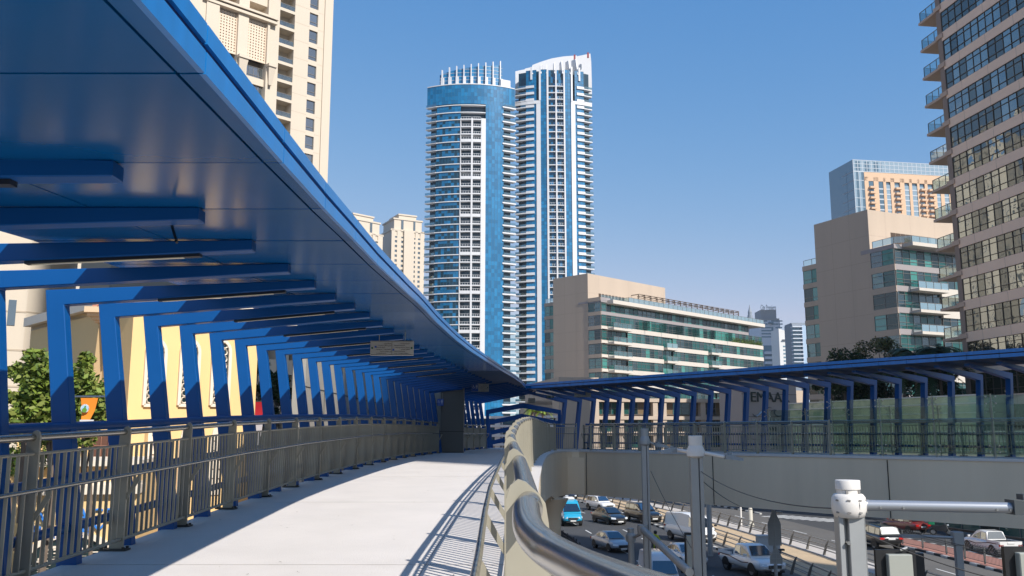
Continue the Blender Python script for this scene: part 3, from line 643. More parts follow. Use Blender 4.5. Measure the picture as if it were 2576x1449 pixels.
# arrow on the road
for dx, dy in ((5.8, 59.5),):
    g.poly([(dx, dy, G0+.011), (dx+1.5, dy-2.4, G0+.011), (dx+.9, dy-2.4, G0+.011), (dx+.9, dy-5.5, G0+.011), (dx+.55, dy-5.5, G0+.011), (dx+.55, dy-2.4, G0+.011), (dx-.1, dy-2.4, G0+.011)])
struct(g.build('road_markings', M_mark))
g = MB()
for o_ in (2.35, 3.8):
    for a, b in zip(RY, RY[1:]):
        p, q = koff(a, o_), koff(b, o_); g.loft([[(p.x, p.y, G0+.09), (p.x+.1, p.y, G0+.09), (p.x+.1, p.y, G0+.115), (p.x, p.y, G0+.115)], [(q.x, q.y, G0+.09), (q.x+.1, q.y, G0+.09), (q.x+.1, q.y, G0+.115), (q.x, q.y, G0+.115)]], caps=False)
struct(g.build('tram_rails', mat('rail_groove', (.09, .075, .06), .5)))
# ================================================================ BUILDINGS
M_cream = mat('cream_render', (.58, .50, .40), .85, var=.05, vscale=.12, streak=True)
M_tan = mat('tan_cladding', (.475, .38, .295), .7, var=.07, vscale=.25, streak=True)
M_palew = mat('pale_fascia', (.55, .50, .44), .7, var=.04, vscale=.2)
M_win = glassmat('window_glass', (.035, .045, .05), .05, .5)
M_frame = mat('window_frame_metal', (.22, .21, .2), .4, metal=.4)
M_gl1 = glassmat('green_glass', (.008, .07, .062), .05, .13, wave=.25, wscale=.5)
M_gl2 = glassmat('green_glass_curtained', (.05, .21, .18), .08, .08, wave=.2, wscale=.5)
M_gl3 = glassmat('green_glass_dark', (.004, .018, .02), .05, .13)
def winrow(P, root, s0, s1, n, z0, z1, pane, mats, nm='window_band', rail=None, frame=M_frame, fr=.06, seed=0, weights=(3, 2, 2)):
    """one storey of glass: panes in mixed tints plus its frame as a sub-part"""
    rr = random.Random(seed); N = max(1, int(round(abs(s1-s0)/pane))); g = MB(P.xf)
    for i in range(N):
        a, b = s0+(s1-s0)*i/N, s0+(s1-s0)*(i+1)/N
        k = rr.choices(range(len(mats)), weights[:len(mats)])[0]; e = rr.uniform(-.012, .012)
        g.poly([(a, n+e, z0), (b, n-e, z0), (b, n-e, z1), (a, n+e, z1)], k)
    wb = g.build(nm, mats, root)
    f = MB(P.xf)
    for i in range(N+1):
        a = s0+(s1-s0)*i/N; f.box(a-fr/2, a+fr/2, n-.02, n+.07, z0, z1)
    for z in ([z0+(z1-z0)*q for q in (rail or ())]+[z0+fr/2, z1-fr/2]): f.box(min(s0, s1), max(s0, s1), n-.01, n+.085, z-fr/2, z+fr/2)
    f.build('window_frame', frame, wb)
    return wb
# ---- big cream tower at upper left
pj = at(826, 225, 160); PJ = Plane(pj, 45.6)
z8 = lambda X, Y: ((650+X/2.0708)/1.4907, (Y/2.0708)/1.4907)
sJ = lambda X, Y=300: PJ.hit(*z8(X, Y))[0]
zJ = lambda X, Y: PJ.hit(*z8(X, Y))[1]
jbr = thing('apartment_tower', 'huge cream apartment tower behind the blue canopy, with lattice screens and balconies', 'tower', (pj.x, pj.y, G0))
ZT = 112.
s_r = sJ(1224, 300)
g = MB(PJ.xf)
g.box(-46, s_r, -22, -2.2, G0, ZT)                     # core
wa, wb_ = sJ(1054, 280), sJ(1120, 280); ba, bb = sJ(815, 380), sJ(935, 380)
g.box(wb_, s_r, -2.2, 0, G0, ZT); g.box(s_r-1.6, s_r+.15, -2, .25, G0, ZT)
g.box(bb, wa, -2.2, 0, G0, ZT)
pitchJ = (zJ(1050, 360)-zJ(1023, 1215))/6.2
zw = [zJ(1050, 460)-.0+pitchJ*k for k in range(-22, 9)]    # window bottoms
wh = pitchJ*.72
p1, p2 = sJ(735, 300), sJ(800, 300)
g.box(p1-.2, ba, -2.2, .12, G0, ZT)
for z in zw: g.box(wa, wb_, -2.2, 0, z+wh, z+pitchJ)
zb = [zJ(815, 490)+pitchJ*k for k in range(-22, 9)]
for z in zb: g.box(ba, bb, -2.2, .05, z, z+.55)
# left part with lattice
la0, la1, lb0, lb1 = sJ(335, 200), sJ(492, 200), sJ(568, 300), sJ(718, 300)
zlt, zlb = zJ(570, 140), zJ(565, 440)
for a, b in ((la0-5.5, la0-2.3), (la1, lb0), (lb1, p1)): g.box(a, b, -2.2, .6, G0, ZT)
g.box(-46, la0-9.5, -2.2, 0, G0, ZT); g.box(la0-2.3, la0, -2.2, .9, G0, ZT)
for a, b in ((la0, la1), (lb0, lb1)):
    z = zlb-pitchJ*.95
    while z > G0: g.box(a, b, -2.2, -.1, z-pitchJ*.38, z); z -= pitchJ
    z = zlt
    while z < ZT: g.box(a, b, -2.2, .0, z, z+pitchJ*.4); z += pitchJ
g.box(la0-3, p1+1.2, -2, 1.1, zlt+.2, zlt+.7); g.box(la0-3, p1+1.2, -2, 1.4, zlt+.9, zlt+1.3)
g.build('wall', M_cream, jbr)
g = MB(PJ.xf)   # joints in the render
for z in [zw[0]+pitchJ*k for k in range(0, 30)]:
    g.box(bb, wa, 0, .012, z-.5, z-.45); g.box(wb_, s_r-1.6, 0, .012, z-.5, z-.45)
g.build('wall_joint', mat('render_joint', (.45, .37, .28), .9), jbr)
for i, z in enumerate(zw):
    if z > 8:
        m = MB(PJ.xf); m.poly([(wa, -.28, z), (wb_, -.28, z), (wb_, -.28, z+wh), (wa, -.28, z+wh)]); o = m.build('window', M_win, jbr)
        m = MB(PJ.xf); m.box(wa, wb_, -.3, -.2, z+wh*.3, z+wh*.34); m.box(wa, wa+.07, -.3, -.2, z, z+wh); m.box(wb_-.07, wb_, -.3, -.2, z, z+wh); m.build('window_frame', M_frame, o)
M_bg = clearglass('balcony_glass', (.55, .62, .62), .25)
for i, z in enumerate(zb):
    if z > 8:
        m = MB(PJ.xf); m.box(ba+.05, bb-.05, -.15, -.11, z+.55, z+1.45); o = m.build('balcony', M_bg, jbr)
        m = MB(PJ.xf); m.box(ba+.05, bb-.05, -.16, -.08, z+1.45, z+1.52)
        m.build('balcony_rail', M_frame, o)
        m = MB(PJ.xf); w_ = bb-ba
        m.box(ba+.03*w_, ba+.22*w_, -2.19, -2.1, z+.6, z+pitchJ*.62); m.box(ba+.42*w_, ba+.8*w_, -2.19, -2.1, z+.6, z+pitchJ*.68); m.build('balcony_door', M_win, jbr)
for (a, b) in ((la0, la1), (lb0, lb1)):     # lattice screens with diamond openings
    m = MB(PJ.xf); W_ = b-a; N = 7; st = W_/N; k = 0; z = zlb
    while z < zlt-.2:
        z2 = z+st
        for i in range(N):
            x0 = a+i*st; cx, cz = x0+st/2, z+st/2; hh = st*.30
            c4 = [(x0, z), (x0+st, z), (x0+st, z2), (x0, z2)]; d4 = [(cx, cz-hh), (cx+hh, cz), (cx, cz+hh), (cx-hh, cz)]
            for q in range(4):
                c0, c1 = c4[q], c4[(q+1) % 4]; e0, e1 = d4[q], d4[(q+1) % 4]
                m.poly([(c0[0], 0, c0[1]), (c1[0], 0, c1[1]), (e0[0], 0, e0[1])]); m.poly([(c1[0], 0, c1[1]), (e1[0], 0, e1[1]), (e0[0], 0, e0[1])])
                m.poly([(e0[0], 0, e0[1]), (e1[0], 0, e1[1]), (e1[0], -.25, e1[1]), (e0[0], -.25, e0[1])])
        z = z2
    m.box(a, a+.12, -.1, .1, zlb, z); m.box(b-.12, b, -.1, .1, zlb, z); m.box(a, b, -.1, .15, zlb-.3, zlb)
    m.build('lattice_screen', mat('lattice_stone', (.66, .54, .42), .85), jbr)
    m = MB(PJ.xf); m.box(a, b, -1.2, -.9, zlb, z); m.build('screen_recess', mat('lattice_dark', (.06, .045, .035), .9), jbr)
    zz = zlb-pitchJ*.95
    k = 0
    while zz > 8:
        o = winrow(PJ, jbr, a+.1, b-.1, -.5, zz, zz+pitchJ*.60, (b-a)/4, [M_win], rail=(.25,), seed=k, nm='window'); zz -= pitchJ; k += 1
for a, b in ((la1, lb0), (lb1, lb1+1.6)):
    m = MB(PJ.xf); m.loft([[(a+.1, .6, zlb-1), (b-.1, .6, zlb-1), (b-.1, 1.4, zlb-1), (a+.1, 1.4, zlb-1)], [(a+.5, .6, zlb-4.2), (b-.5, .6, zlb-4.2), (b-.5, .8, zlb-4.2), (a+.5, .8, zlb-4.2)]]); m.box(a, b, .5, 1.6, zlb-1, zlb-.5); m.build('corbel', M_cream, jbr)
m = MB(PJ.xf)
k = 0
for z in zb:
    if z > 30: winrow(PJ, jbr, la0-9.3, la0-5.6, -1.2, z+.4, z+pitchJ-.6, 1.8, [M_win], nm='side_window', seed=k); k += 1
# ---- the same family of towers, farther off, and smaller ones
def cream_tower(label, uL, uR, vT, Y, ang, stepped, seed):
    p = at((uL+uR)/2, vT, Y); P = Plane(p, ang); sL = P.hit(uL, vT+60)[0]; sR = P.hit(uR, vT+60)[0]; W_ = sR-sL; zt = p.z
    t = thing('cream_tower', label, 'tower', (p.x, p.y, G0), 'cream towers far behind')
    g = MB(P.xf); rr = random.Random(seed)
    g.box(sL, sR, -25, -.6, G0, zt-11); g.box(sL+W_*.08, sR-W_*.08, -22, -.8, zt-11, zt-3); g.box(sL+.22*W_, sR-.25*W_, -18, -1, zt-3, zt)
    g.box(sL-.6, sR+.6, -25.6, .0, zt-11.8, zt-10.6); g.box(sL+.02*W_, sR-.02*W_, -23, -.2, zt-15.5, zt-14.6)
    g.box(sL+.2*W_, sR-.23*W_, -19, -.5, zt-.6, zt+.4); g.box(sL+.05*W_, sR-.05*W_, -22.8, -.3, zt-3.8, zt-2.8)
    cols = [(.10, .17, 0), (.29, .36, 1), (.66, .72, 1), (.80, .87, 0)]
    xs = [0]+[q for c in cols for q in c[:2]]+[1]
    for a, b in zip(xs[::2], xs[1::2]): g.box(sL+a*W_, sL+b*W_, -1, .0 if (a < .3 or a > .7) else 1.2, G0, zt-11)
    z = zt-15; k = 0; wins = []
    while z > G0+5:
        for a, b, ty in cols: g.box(sL+a*W_, sL+b*W_, -1, -.05, z-3.3, z-1.7)
        wins.append(z); z -= 3.3
    g.build('wall', M_cream, t)
    for z in wins[:40]:
        m = MB(P.xf)
        for a, b, ty in cols: m.box(sL+a*W_, sL+b*W_, -.7, -.5, z-1.7, z)
        m.build('window_row', M_win, t)
    m = MB(P.xf); m.box(sL+.29*W_, sL+.36*W_, -.7, -.5, zt-12, zt-3.9); m.box(sL+.66*W_, sL+.72*W_, -.7, -.5, zt-12, zt-3.9)
    m.build('tall_window', M_win, t)
    return t
cream_tower('slender cream tower left of the two blue glass towers', 985, 1068, 541, 600, 62, 1, 4)
cream_tower('cream tower with a stepped roof half hidden behind the sloping canopy edge', 868, 963, 541, 560, 46, 1, 5)
# ---- blue glass towers
B1 = glassmat('blue_glass_a', (.002, .135, .30), .15, .10); B2 = glassmat('blue_glass_b', (.002, .105, .235), .12, .10); B3 = glassmat('blue_glass_c', (.003, .165, .36), .15, .11); B4 = glassmat('blue_glass_shade', (.002, .028, .05), .1, .09)
M_bf = mat('blue_mullion', (.01, .10, .18), .5)
M_w2 = mat('white_tower_cladding', (.60, .60, .61), .55, var=.03, vscale=.15)
z6 = lambda X, Y: ((1500+X/1.9325)/1.4907, (150+Y/1.9325)/1.4907)
class Arc:
    def __init__(s, u0, u1, uc, Y, Rr):
        s.R = Rr; s.Y = Y; c = at(uc, 700, Y); s.cx = c.x; s.cy = Y+Rr
    def s(s, u, v=600):
        d = ray(u, v); a = d.x**2+d.y**2; b = -2*(d.x*s.cx+d.y*s.cy); c = s.cx**2+s.cy**2-s.R**2; D = b*b-4*a*c
        if D < 0: D = 0
        k = (-b-math.sqrt(D))/(2*a); x = d.x*k; return s.R*math.asin(max(-1, min(1, (x-s.cx)/s.R)))
    def xf(s, a, b, c):
        t = a/s.R; return (s.cx+(s.R+b)*math.sin(t), s.cy-(s.R+b)*math.cos(t), c)
def glassgrid(A, root, s0, s1, n, z0, z1, pw, ph, mats, wts, nm, seed, mull=.10):
    rr = random.Random(seed); N = max(1, int(round((s1-s0)/pw))); K = max(1, int(round((z1-z0)/ph))); g = MB(A.xf)
    for j in range(K):
        run = None
        for i in range(N):
            a, b = s0+(s1-s0)*i/N, s0+(s1-s0)*(i+1)/N; c, d = z0+(z1-z0)*j/K, z0+(z1-z0)*(j+1)/K
            e = rr.uniform(-.02, .02)
            g.poly([(a, n+e, c), (b, n-e, c), (b, n-e*.3, d), (a, n+e*.3, d)], rr.choices(range(len(mats)), wts)[0])
    o = g.build(nm, mats, root)
    f = MB(A.xf)
    for i in range(N+1): a = s0+(s1-s0)*i/N; f.box(a-mull/2, a+mull/2, n-.02, n+.06, z0, z1)
    for j in range(1, K+1): z = z0+(z1-z0)*j/K; f.box(s0, s1, n-.02, n+.07, z-mull/2, z+mull/2, ns=max(1, N//4))
    f.build('mullion', M_bf, o); return o
def tower_slab(A, root, s0, s1, n, z0, z1, nm='floor_band'):
    m = MB(A.xf); m.box(s0, s1, -2.2, n, z0, z1, ns=max(1, int((s1-s0)/2.5))); return m.build(nm, M_w2, root)
M_bal = clearglass('tower_balcony_glass', (.5, .65, .72), .3)
# tower one
A1 = Arc(1070, 1295, 1172, 384, 40)
t1 = thing('blue_glass_tower', 'left, broader one of the twin blue glass towers, with white slabs and glass crown', 'tower', (A1.cx, A1.cy, G0), 'pair of blue glass towers')
q = lambda X: A1.s(z6(X, 800)[0], z6(X, 800)[1])
S = {k: q(x) for k, x in dict(L=190, a=262, b=438, c=515, d=520, e=587, f=620, g=750, R=833).items()}
def zat(A, X, Y): u, v = z6(X, Y); s_ = A.s(u, v); p = A.xf(s_, 0, 0); return at(u, v, p[1]).z
ztop = zat(A1, 500, 322); zr0 = zat(A1, 350, 478)
PT = 3.41
core = MB(A1.xf); core.box(S['L']+1.2, S['R']-1.2, -30, -2.0, G0, ztop, ns=16); core.build('core', B4, t1)
rows1 = [zr0-PT*k for k in range(0, 50) if zr0-PT*k > G0+3]
for k, z in enumerate(rows1):
    first = k < 2
    # glazed part with its slab
    glassgrid(A1, t1, S['a'], S['b'], -.3, z-PT+.38, z, 1.5, 1.3, [B4, B2, B1], [5, 3, 1] if k > 5 else [2, 4, 4], 'window_band', k)
    e_ = S['f'] if first else S['b']
    tower_slab(A1, t1, S['a'], e_, .08, z, z+.38)
    tower_slab(A1, t1, S['L']-.3, S['a'], .35, z-.0, z+.36, 'balcony_slab')
    tower_slab(A1, t1, S['g']-.6, S['R']+.2, .55, z-.0, z+.6, 'balcony_slab')
    m = MB(A1.xf); m.box(S['L'], S['a'], .4, .45, z+.42, z+1.4, ns=3); m.build('balcony_glass', M_bal, t1); m = MB(A1.xf); m.box(S['g'], S['R'], .6, .65, z+.7, z+1.6, ns=3); m.build('balcony_glass', M_bal, t1)
    if not first:
        m = MB(A1.xf)
        hh = .5 if k % 5 else 1.35
        m.box(S['b'], S['e'], -2, .25, z, z+hh, ns=5); m.build('loggia_slab', M_w2, t1)
        m = MB(A1.xf)
        for a, b in ((S['b']+.3, S['c']), (S['d']+.3, S['e']-.2)):
            for i in range(5): x = a+(b-a)*i/4; m.box(x-.06, x+.06, .1, .18, z+hh, z+hh+.95)
            m.box(a, b, .1, .16, z+hh+.9, z+hh+1.0, ns=2)
        m.build('loggia_rail', M_w2, t1)
for (a, b, n_) in ((S['b']-.12, S['b']+.2, .2), (S['c'], S['d']+.5, .35), (S['e'], S['f'], .4)):
    m = MB(A1.xf); m.box(a, b, -2, n_, G0, rows1[2]+.75, ns=2); m.build('white_fin', M_w2, t1)
glassgrid(A1, t1, S['f'], S['g'], .1, G0+2, zr0+.7, 1.45, PT/2, [B1, B2, B3], [4, 3, 3], 'curtain_wall', 77)
glassgrid(A1, t1, S['L']+.3, S['R']-.3, .1, zr0+.7, ztop, 1.45, PT/2, [B1, B2, B3], [4, 3, 3], 'curtain_wall', 78)
m = MB(A1.xf); m.box(S['L']+.3, S['R']-.3, -30, .3, ztop, ztop+.4, ns=14); m.build('roof', M_w2, t1)
# crown
cs0, cs1 = A1.s(*z6(268, 300)), A1.s(*z6(760, 300)); ct0, ct1 = zat(A1, 270, 238), zat(A1, 760, 168)
N = 22; g = MB(A1.xf); f = MB(A1.xf)
for i in range(N):
    a, b = cs0+(cs1-cs0)*i/N, cs0+(cs1-cs0)*(i+1)/N; za, zb2 = ct0+(ct1-ct0)*(i/N)**.8, ct0+(ct1-ct0)*((i+1)/N)**.8
    g.poly([(a, -3, ztop), (b, -3, ztop), (b, -3, zb2), (a, -3, za)], i % 3)
    z = ztop+1.7
    while z < min(za, zb2): f.box(a, b, -3.02, -2.9, z-.06, z+.06); z += 1.7
g.build('crown_screen', [B2, B1, B3], t1); f.build('crown_bars', M_w2, t1)
for i in range(9):
    u, v = z6(290+56.3*i, 300); s_ = A1.s(u, v); zt = zat(A1, 290+56.3*i, 205-65*(i/8)**.55)
    m = MB(A1.xf); m.box(s_-.24, s_+.24, -2.9, -2.0, ztop, zt); m.box(s_-.3, s_+1.0, -2.8, -1.6, ztop, ztop+4.6); m.build('crown_fin', M_w2, t1)
m = MB(A1.xf); m.box(A1.s(*z6(738, 310)), A1.s(*z6(808, 310)), -12, -1, ztop, zat(A1, 770, 283)); m.build('plant_room', M_w2, t1)
# tower two
A2 = Arc(1297, 1492, 1393, 390, 36)
t2 = thing('blue_glass_tower', 'right, taller one of the twin blue glass towers, with a white sloping crown', 'tower', (A2.cx, A2.cy, G0), 'pair of blue glass towers')
q = lambda X: A2.s(*z6(X, 700))
X2 = dict(L=838, a=915, b=973, c=990, d=1020, e=1065, f=1078, g=1128, h=1138, i=1187, j=1197, k=1240, l=1270, m=1283, n=1335, R=1390)
T = {k: q(x) for k, x in X2.items()}
zt2 = zat(A2, 1120, 213); z20 = zat(A2, 1100, 337)
core = MB(A2.xf); core.box(T['L']+.8, T['R']-.3, -28, -1.6, G0, zt2, ns=16); core.build('core', B4, t2)
PT2 = 50.3/1.9325/1.4907*(390/F)*1.03
rows2 = [z20-PT2*k for k in range(0, 70) if z20-PT2*k > G0+3]
for k, z in enumerate(rows2):
    tower_slab(A2, t2, T['L'], T['a']+.2, .6, z-.3, z+.2, 'balcony_slab'); tower_slab(A2, t2, T['n']-.2, T['R'], .6, z-.5, z+.0, 'balcony_slab')
    m = MB(A2.xf); m.box(T['a'], T['b'], 0, .55, z-.35, z+.8, ns=2); m.build('band_stub', M_w2, t2)
    m = MB(A2.xf); m.box(T['m'], T['n'], 0, .55, z-.5, z+.75, ns=2); m.build('band_stub', M_w2, t2)
    m = MB(A2.xf); m.box(T['L']+.1, T['a'], .5, .55, z+.2, z+1.1, ns=2); m.build('balcony_glass', M_bal, t2); m = MB(A2.xf); m.box(T['n'], T['R'], .7, .75, z+.1, z+1.0, ns=2); m.build('balcony_glass', M_bal, t2)
    m = MB(A2.xf); m.box(T['f']-.1, T['h']+.1, -1.2, .3, z, z+.34, ns=2); m.box(T['h'], T['j'], -1.2, .3, z, z+.34, ns=2)
    for a, b in (((T['h']+.3, T['i']),) if k < 15 else ((T['h']+.3, T['i']), (T['f']+.2, T['g']))):
        for i_ in range(4): x = a+(b-a)*i_/3; m.box(x-.05, x+.05, .1, .18, z+.5, z+1.3)
        m.box(a, b, .1, .15, z+1.25, z+1.33, ns=2)
    m.build('loggia_slab', M_w2, t2)
for a, b, za in (('c', 'd', z20-PT2*2.6), ('e', 'f', zt2), ('g', 'h', zt2), ('i', 'j', zt2), ('k', 'l', z20-PT2*2.6)):
    m = MB(A2.xf); m.box(T[a], T[b], -1.5, .45, G0, za); m.build('white_fin', M_w2, t2)
for a, b, c in (('L', 'd', 0), ('k', 'R', 1)):
    m = MB(A2.xf); zc = z20-PT2*2.6; m.box(T[a], T[b], -1.5, .5, zc, zc+1.5, ns=4); m.build('white_crossband', M_w2, t2)
for k, (a, b) in enumerate((('a', 'c'), ('d', 'e'), ('j', 'k'), ('l', 'n'))):
    glassgrid(A2, t2, T[a], T[b], .05, G0+2, zt2, 1.2, PT2/2, [B1, B2, B3], [4, 4, 2], 'curtain_wall', 80+k)
for k, (a, b) in enumerate((('f', 'g'), ('h', 'i'))):
    glassgrid(A2, t2, T[a], T[b], -.9, G0+2, zt2, 1.2, PT2/2, [B1, B2, B4], [2, 3, 4], 'recessed_glazing', 90+k)
for X_, Yb in ((953, 290), (1014, 440), (1242, 450), (1297, 300)):
    s_ = A2.s(*z6(X_, 300)); m = MB(A2.xf); m.box(s_-.4, s_+.4, 0, .6, zat(A2, X_, Yb), zt2+1.5); m.build('short_fin', M_w2, t2)
# crown: sloping white wall and raking fins
prof = [(836, 262), (836, 227), (905, 212), (908, 207), (955, 196), (960, 181), (1020, 158), (1100, 133), (1190, 118), (1282, 112), (1282, 118), (1380, 98), (1386, 160), (1390, 300)]
PC = Plane((A2.cx, A2.cy-26, 0), 90); 
pts = [PC.hit(*z6(x, y)) for x, y in prof]; pts = pts+[(pts[-1][0], zt2-8), (pts[0][0], zt2-8)]
m = MB(PC.xf); m.extr([(a, 0, z) for a, z in pts], (0, 0, 0.001)) if False else None
g = MB(PC.xf); A_ = [g.P((a, 0, z)) for a, z in pts]; B_ = [g.P((a, -6, z)) for a, z in pts]
g.face(A_); g.face(B_[::-1])
for i in range(len(pts)): j = (i+1) % len(pts); g.face((A_[i], A_[j], B_[j], B_[i]))
g.build('crown_wall', M_w2, t2)
for X_, Yt in ((960, 185), (1022, 160), (1064, 165), (1122, 150), (1180, 140), (1235, 135), (1290, 125)):
    s_ = A2.s(*z6(X_, 300)); zt = zat(A2, X_, Yt)
    g = MB(A2.xf); g.loft([[(s_-.3, .5, zt2-2), (s_+.3, .5, zt2-2), (s_+.3, -7, zt2-2), (s_-.3, -7, zt2-2)], [(s_-.3, -2, zt), (s_+.3, -2, zt), (s_+.3, -7, zt+1.0), (s_-.3, -7, zt+1.0)]]); g.build('crown_fin', M_w2, t2)
for nm, A_x, (X_, Y_) in (('a', A2, (1362, 92)), ('b', A2, (1265, 108))):
    u, v = z6(X_, Y_); p = at(u, v, A2.cy-30); MB().box(p.x-.4, p.x+.4, p.y-.4, p.y+.4, p.z-2.5, p.z).build('beacon', mat('red_beacon', (.25, .03, .03), .5), t2)
# podium of the towers, white terraces seen through the stairs opening
PB = Plane(at(1300, 1060, 150), 90)
pod = thing('white_podium', 'low white terraced podium with blue windows seen through the opening above the stairs', 'building', (0, 150, G0))
g = MB(PB.xf)
sp = lambda u: PB.hit(u, 1060)[0]; zp = lambda v: PB.hit(1300, v)[1]
g.box(sp(1180), sp(1402), -20, -2, G0, zp(1047)); 
for v in (1047, 1069, 1093, 1115): g.box(sp(1180), sp(1345), -2, 1, zp(v+6), zp(v))
for u in (1200, 1215, 1245, 1262, 1300, 1322): g.box(sp(u), sp(u+2.5 if u != 1245 else u+14), -2, .8, G0, zp(1047))
g.box(sp(1345), sp(1402), -2, 2, G0, zp(1069)); g.box(sp(1345), sp(1405), -2, 2.3, zp(1052), zp(1046))
for u in (1345, 1372, 1396): g.box(sp(u), sp(u+9), -2, 2, zp(1070), zp(1050))
g.build('wall', M_white, pod)
for v in (1053, 1075, 1099):
    winrow(PB, pod, sp(1185), sp(1344), -1.5, zp(v+15), zp(v), 1.6, [B1, B2, B4], seed=v, frame=M_bf, weights=(3, 3, 2))
m = MB(PB.xf); m.box(sp(1354), sp(1396), -1.8, -1.6, zp(1066), zp(1053)); m.build('window', M_win, pod)
# ================================================================ MARINA BLOCKS ON THE RIGHT
GM = [M_gl1, M_gl2, M_gl3]
def joints(P, root, s0, s1, zs, ss, z0, z1, n=.0, m=None):
    g = MB(P.xf)
    for z in zs: g.box(s0, s1, n, n+.003, z-.05, z+.05)
    for s in ss: g.box(s-.05, s+.05, n, n+.003, z0, z1)
    g.build('wall_joint', m or mat('tan_joint', (.42, .33, .26), .8), root)
def terrace_rail(P, root, pts, z, h=1.1, step=1.6):
    """glass terrace railing along a polyline of (s, n)"""
    g = MB(P.xf); f = MB(P.xf)
    for (a, b), (c, d) in zip(pts, pts[1:]):
        L = math.hypot(c-a, d-b); N = max(1, int(L/step))
        g.poly([(a, b, z+.05), (c, d, z+.05), (c, d, z+h), (a, b, z+h)])
        for i in range(N+1): x, y = a+(c-a)*i/N, b+(d-b)*i/N; f.box(x-.035, x+.035, y-.035, y+.035, z, z+h)
        for t in range(1): f.loft([[(a, b-.04, z+h), (a, b+.04, z+h), (a, b+.04, z+h+.07), (a, b-.04, z+h+.07)], [(c, d-.04, z+h), (c, d+.04, z+h), (c, d+.04, z+h+.07), (c, d-.04, z+h+.07)]])
    o = g.build('terrace_glass', M_bal, root); f.build('terrace_rail', M_frame, o)
# ---- middle block
C = at(1481, 900, 213)
PR = Plane(C, 45.6); PL = Plane(C, -44.4, -1)
mb = thing('marina_block', 'low tan apartment block in the middle, with green glass bands and louvred roof terrace', 'apartment block', (C.x, C.y, G0), 'tan apartment blocks with green glass')
z8b = lambda X, Y: ((2000+X/2.07)/1.4907, (1000+Y/2.07)/1.4907)
zR = lambda X, Y: PR.hit(*z8b(X, Y), 4)[1]
sR = lambda X, n=4: PR.hit(*z8b(X, 500), n)[0]
ztopM = PL.hit(1481, 687)[1]; sLf = PL.hit(1391.5, 760)[0]; s_pt = PR.hit(1673, 725)[0]
g = MB(PR.xf)
g.box(0, s_pt, -sLf, 0, G0, ztopM)
g.build('wall', M_tan, mb)
zfas = zR(570, 262); zr = [zR(720, y) for y in (480, 592, 692, 803)]; P3 = (zr[0]-zr[3])/3.; send = sR(1768); st_ = sR(1668); sg = sR(722); sc0 = sR(513)
joints(PL, mb, 0, sLf, [ztopM-4.6, ztopM-9.2, ztopM-13.8, ztopM-18.4, ztopM-23, ztopM-27.6, ztopM-32.2], [sLf*.33, sLf*.66], G0, ztopM)
joints(PR, mb, 0, s_pt, [ztopM-4.6], [s_pt*.13, s_pt*.5], zfas, ztopM)
g = MB(PR.xf)     # slots below the penthouse roof
for k in range(8):
    a = sR(511+26*k, 0)
    g.box(a, a+.9*1.0, .003, .02, zfas-.5, zR(520, 178))
g.build('window_slot', mat('slot_dark', (.07, .045, .03), .8), mb)
g = MB(PR.xf)     # slabs and walls of the glazed volume
g.box(.1, st_, -sLf+1, 3.2, zfas-9.2, zfas-.02); g.box(.1, send, -sLf+1, 2.2, G0, zfas-9.2)
g.box(-.02, .6, 0, 3.9, G0, zfas-.4)
g.build('inner_wall', M_gl3, mb)
g = MB(PR.xf)
g.box(sR(573), sR(1752), -3, 6.0, zfas-.9, zfas); g.build('roof_canopy', M_palew, mb)
g = MB(PR.xf); g.box(-.05, st_, -3, 4.1, zfas-.55, zfas-.03); g.build('roof_slab', mat('grey_trim', (.30, .27, .27), .5), mb)
lev = [zfas-1.0-P3*k for k in range(0, 12)]
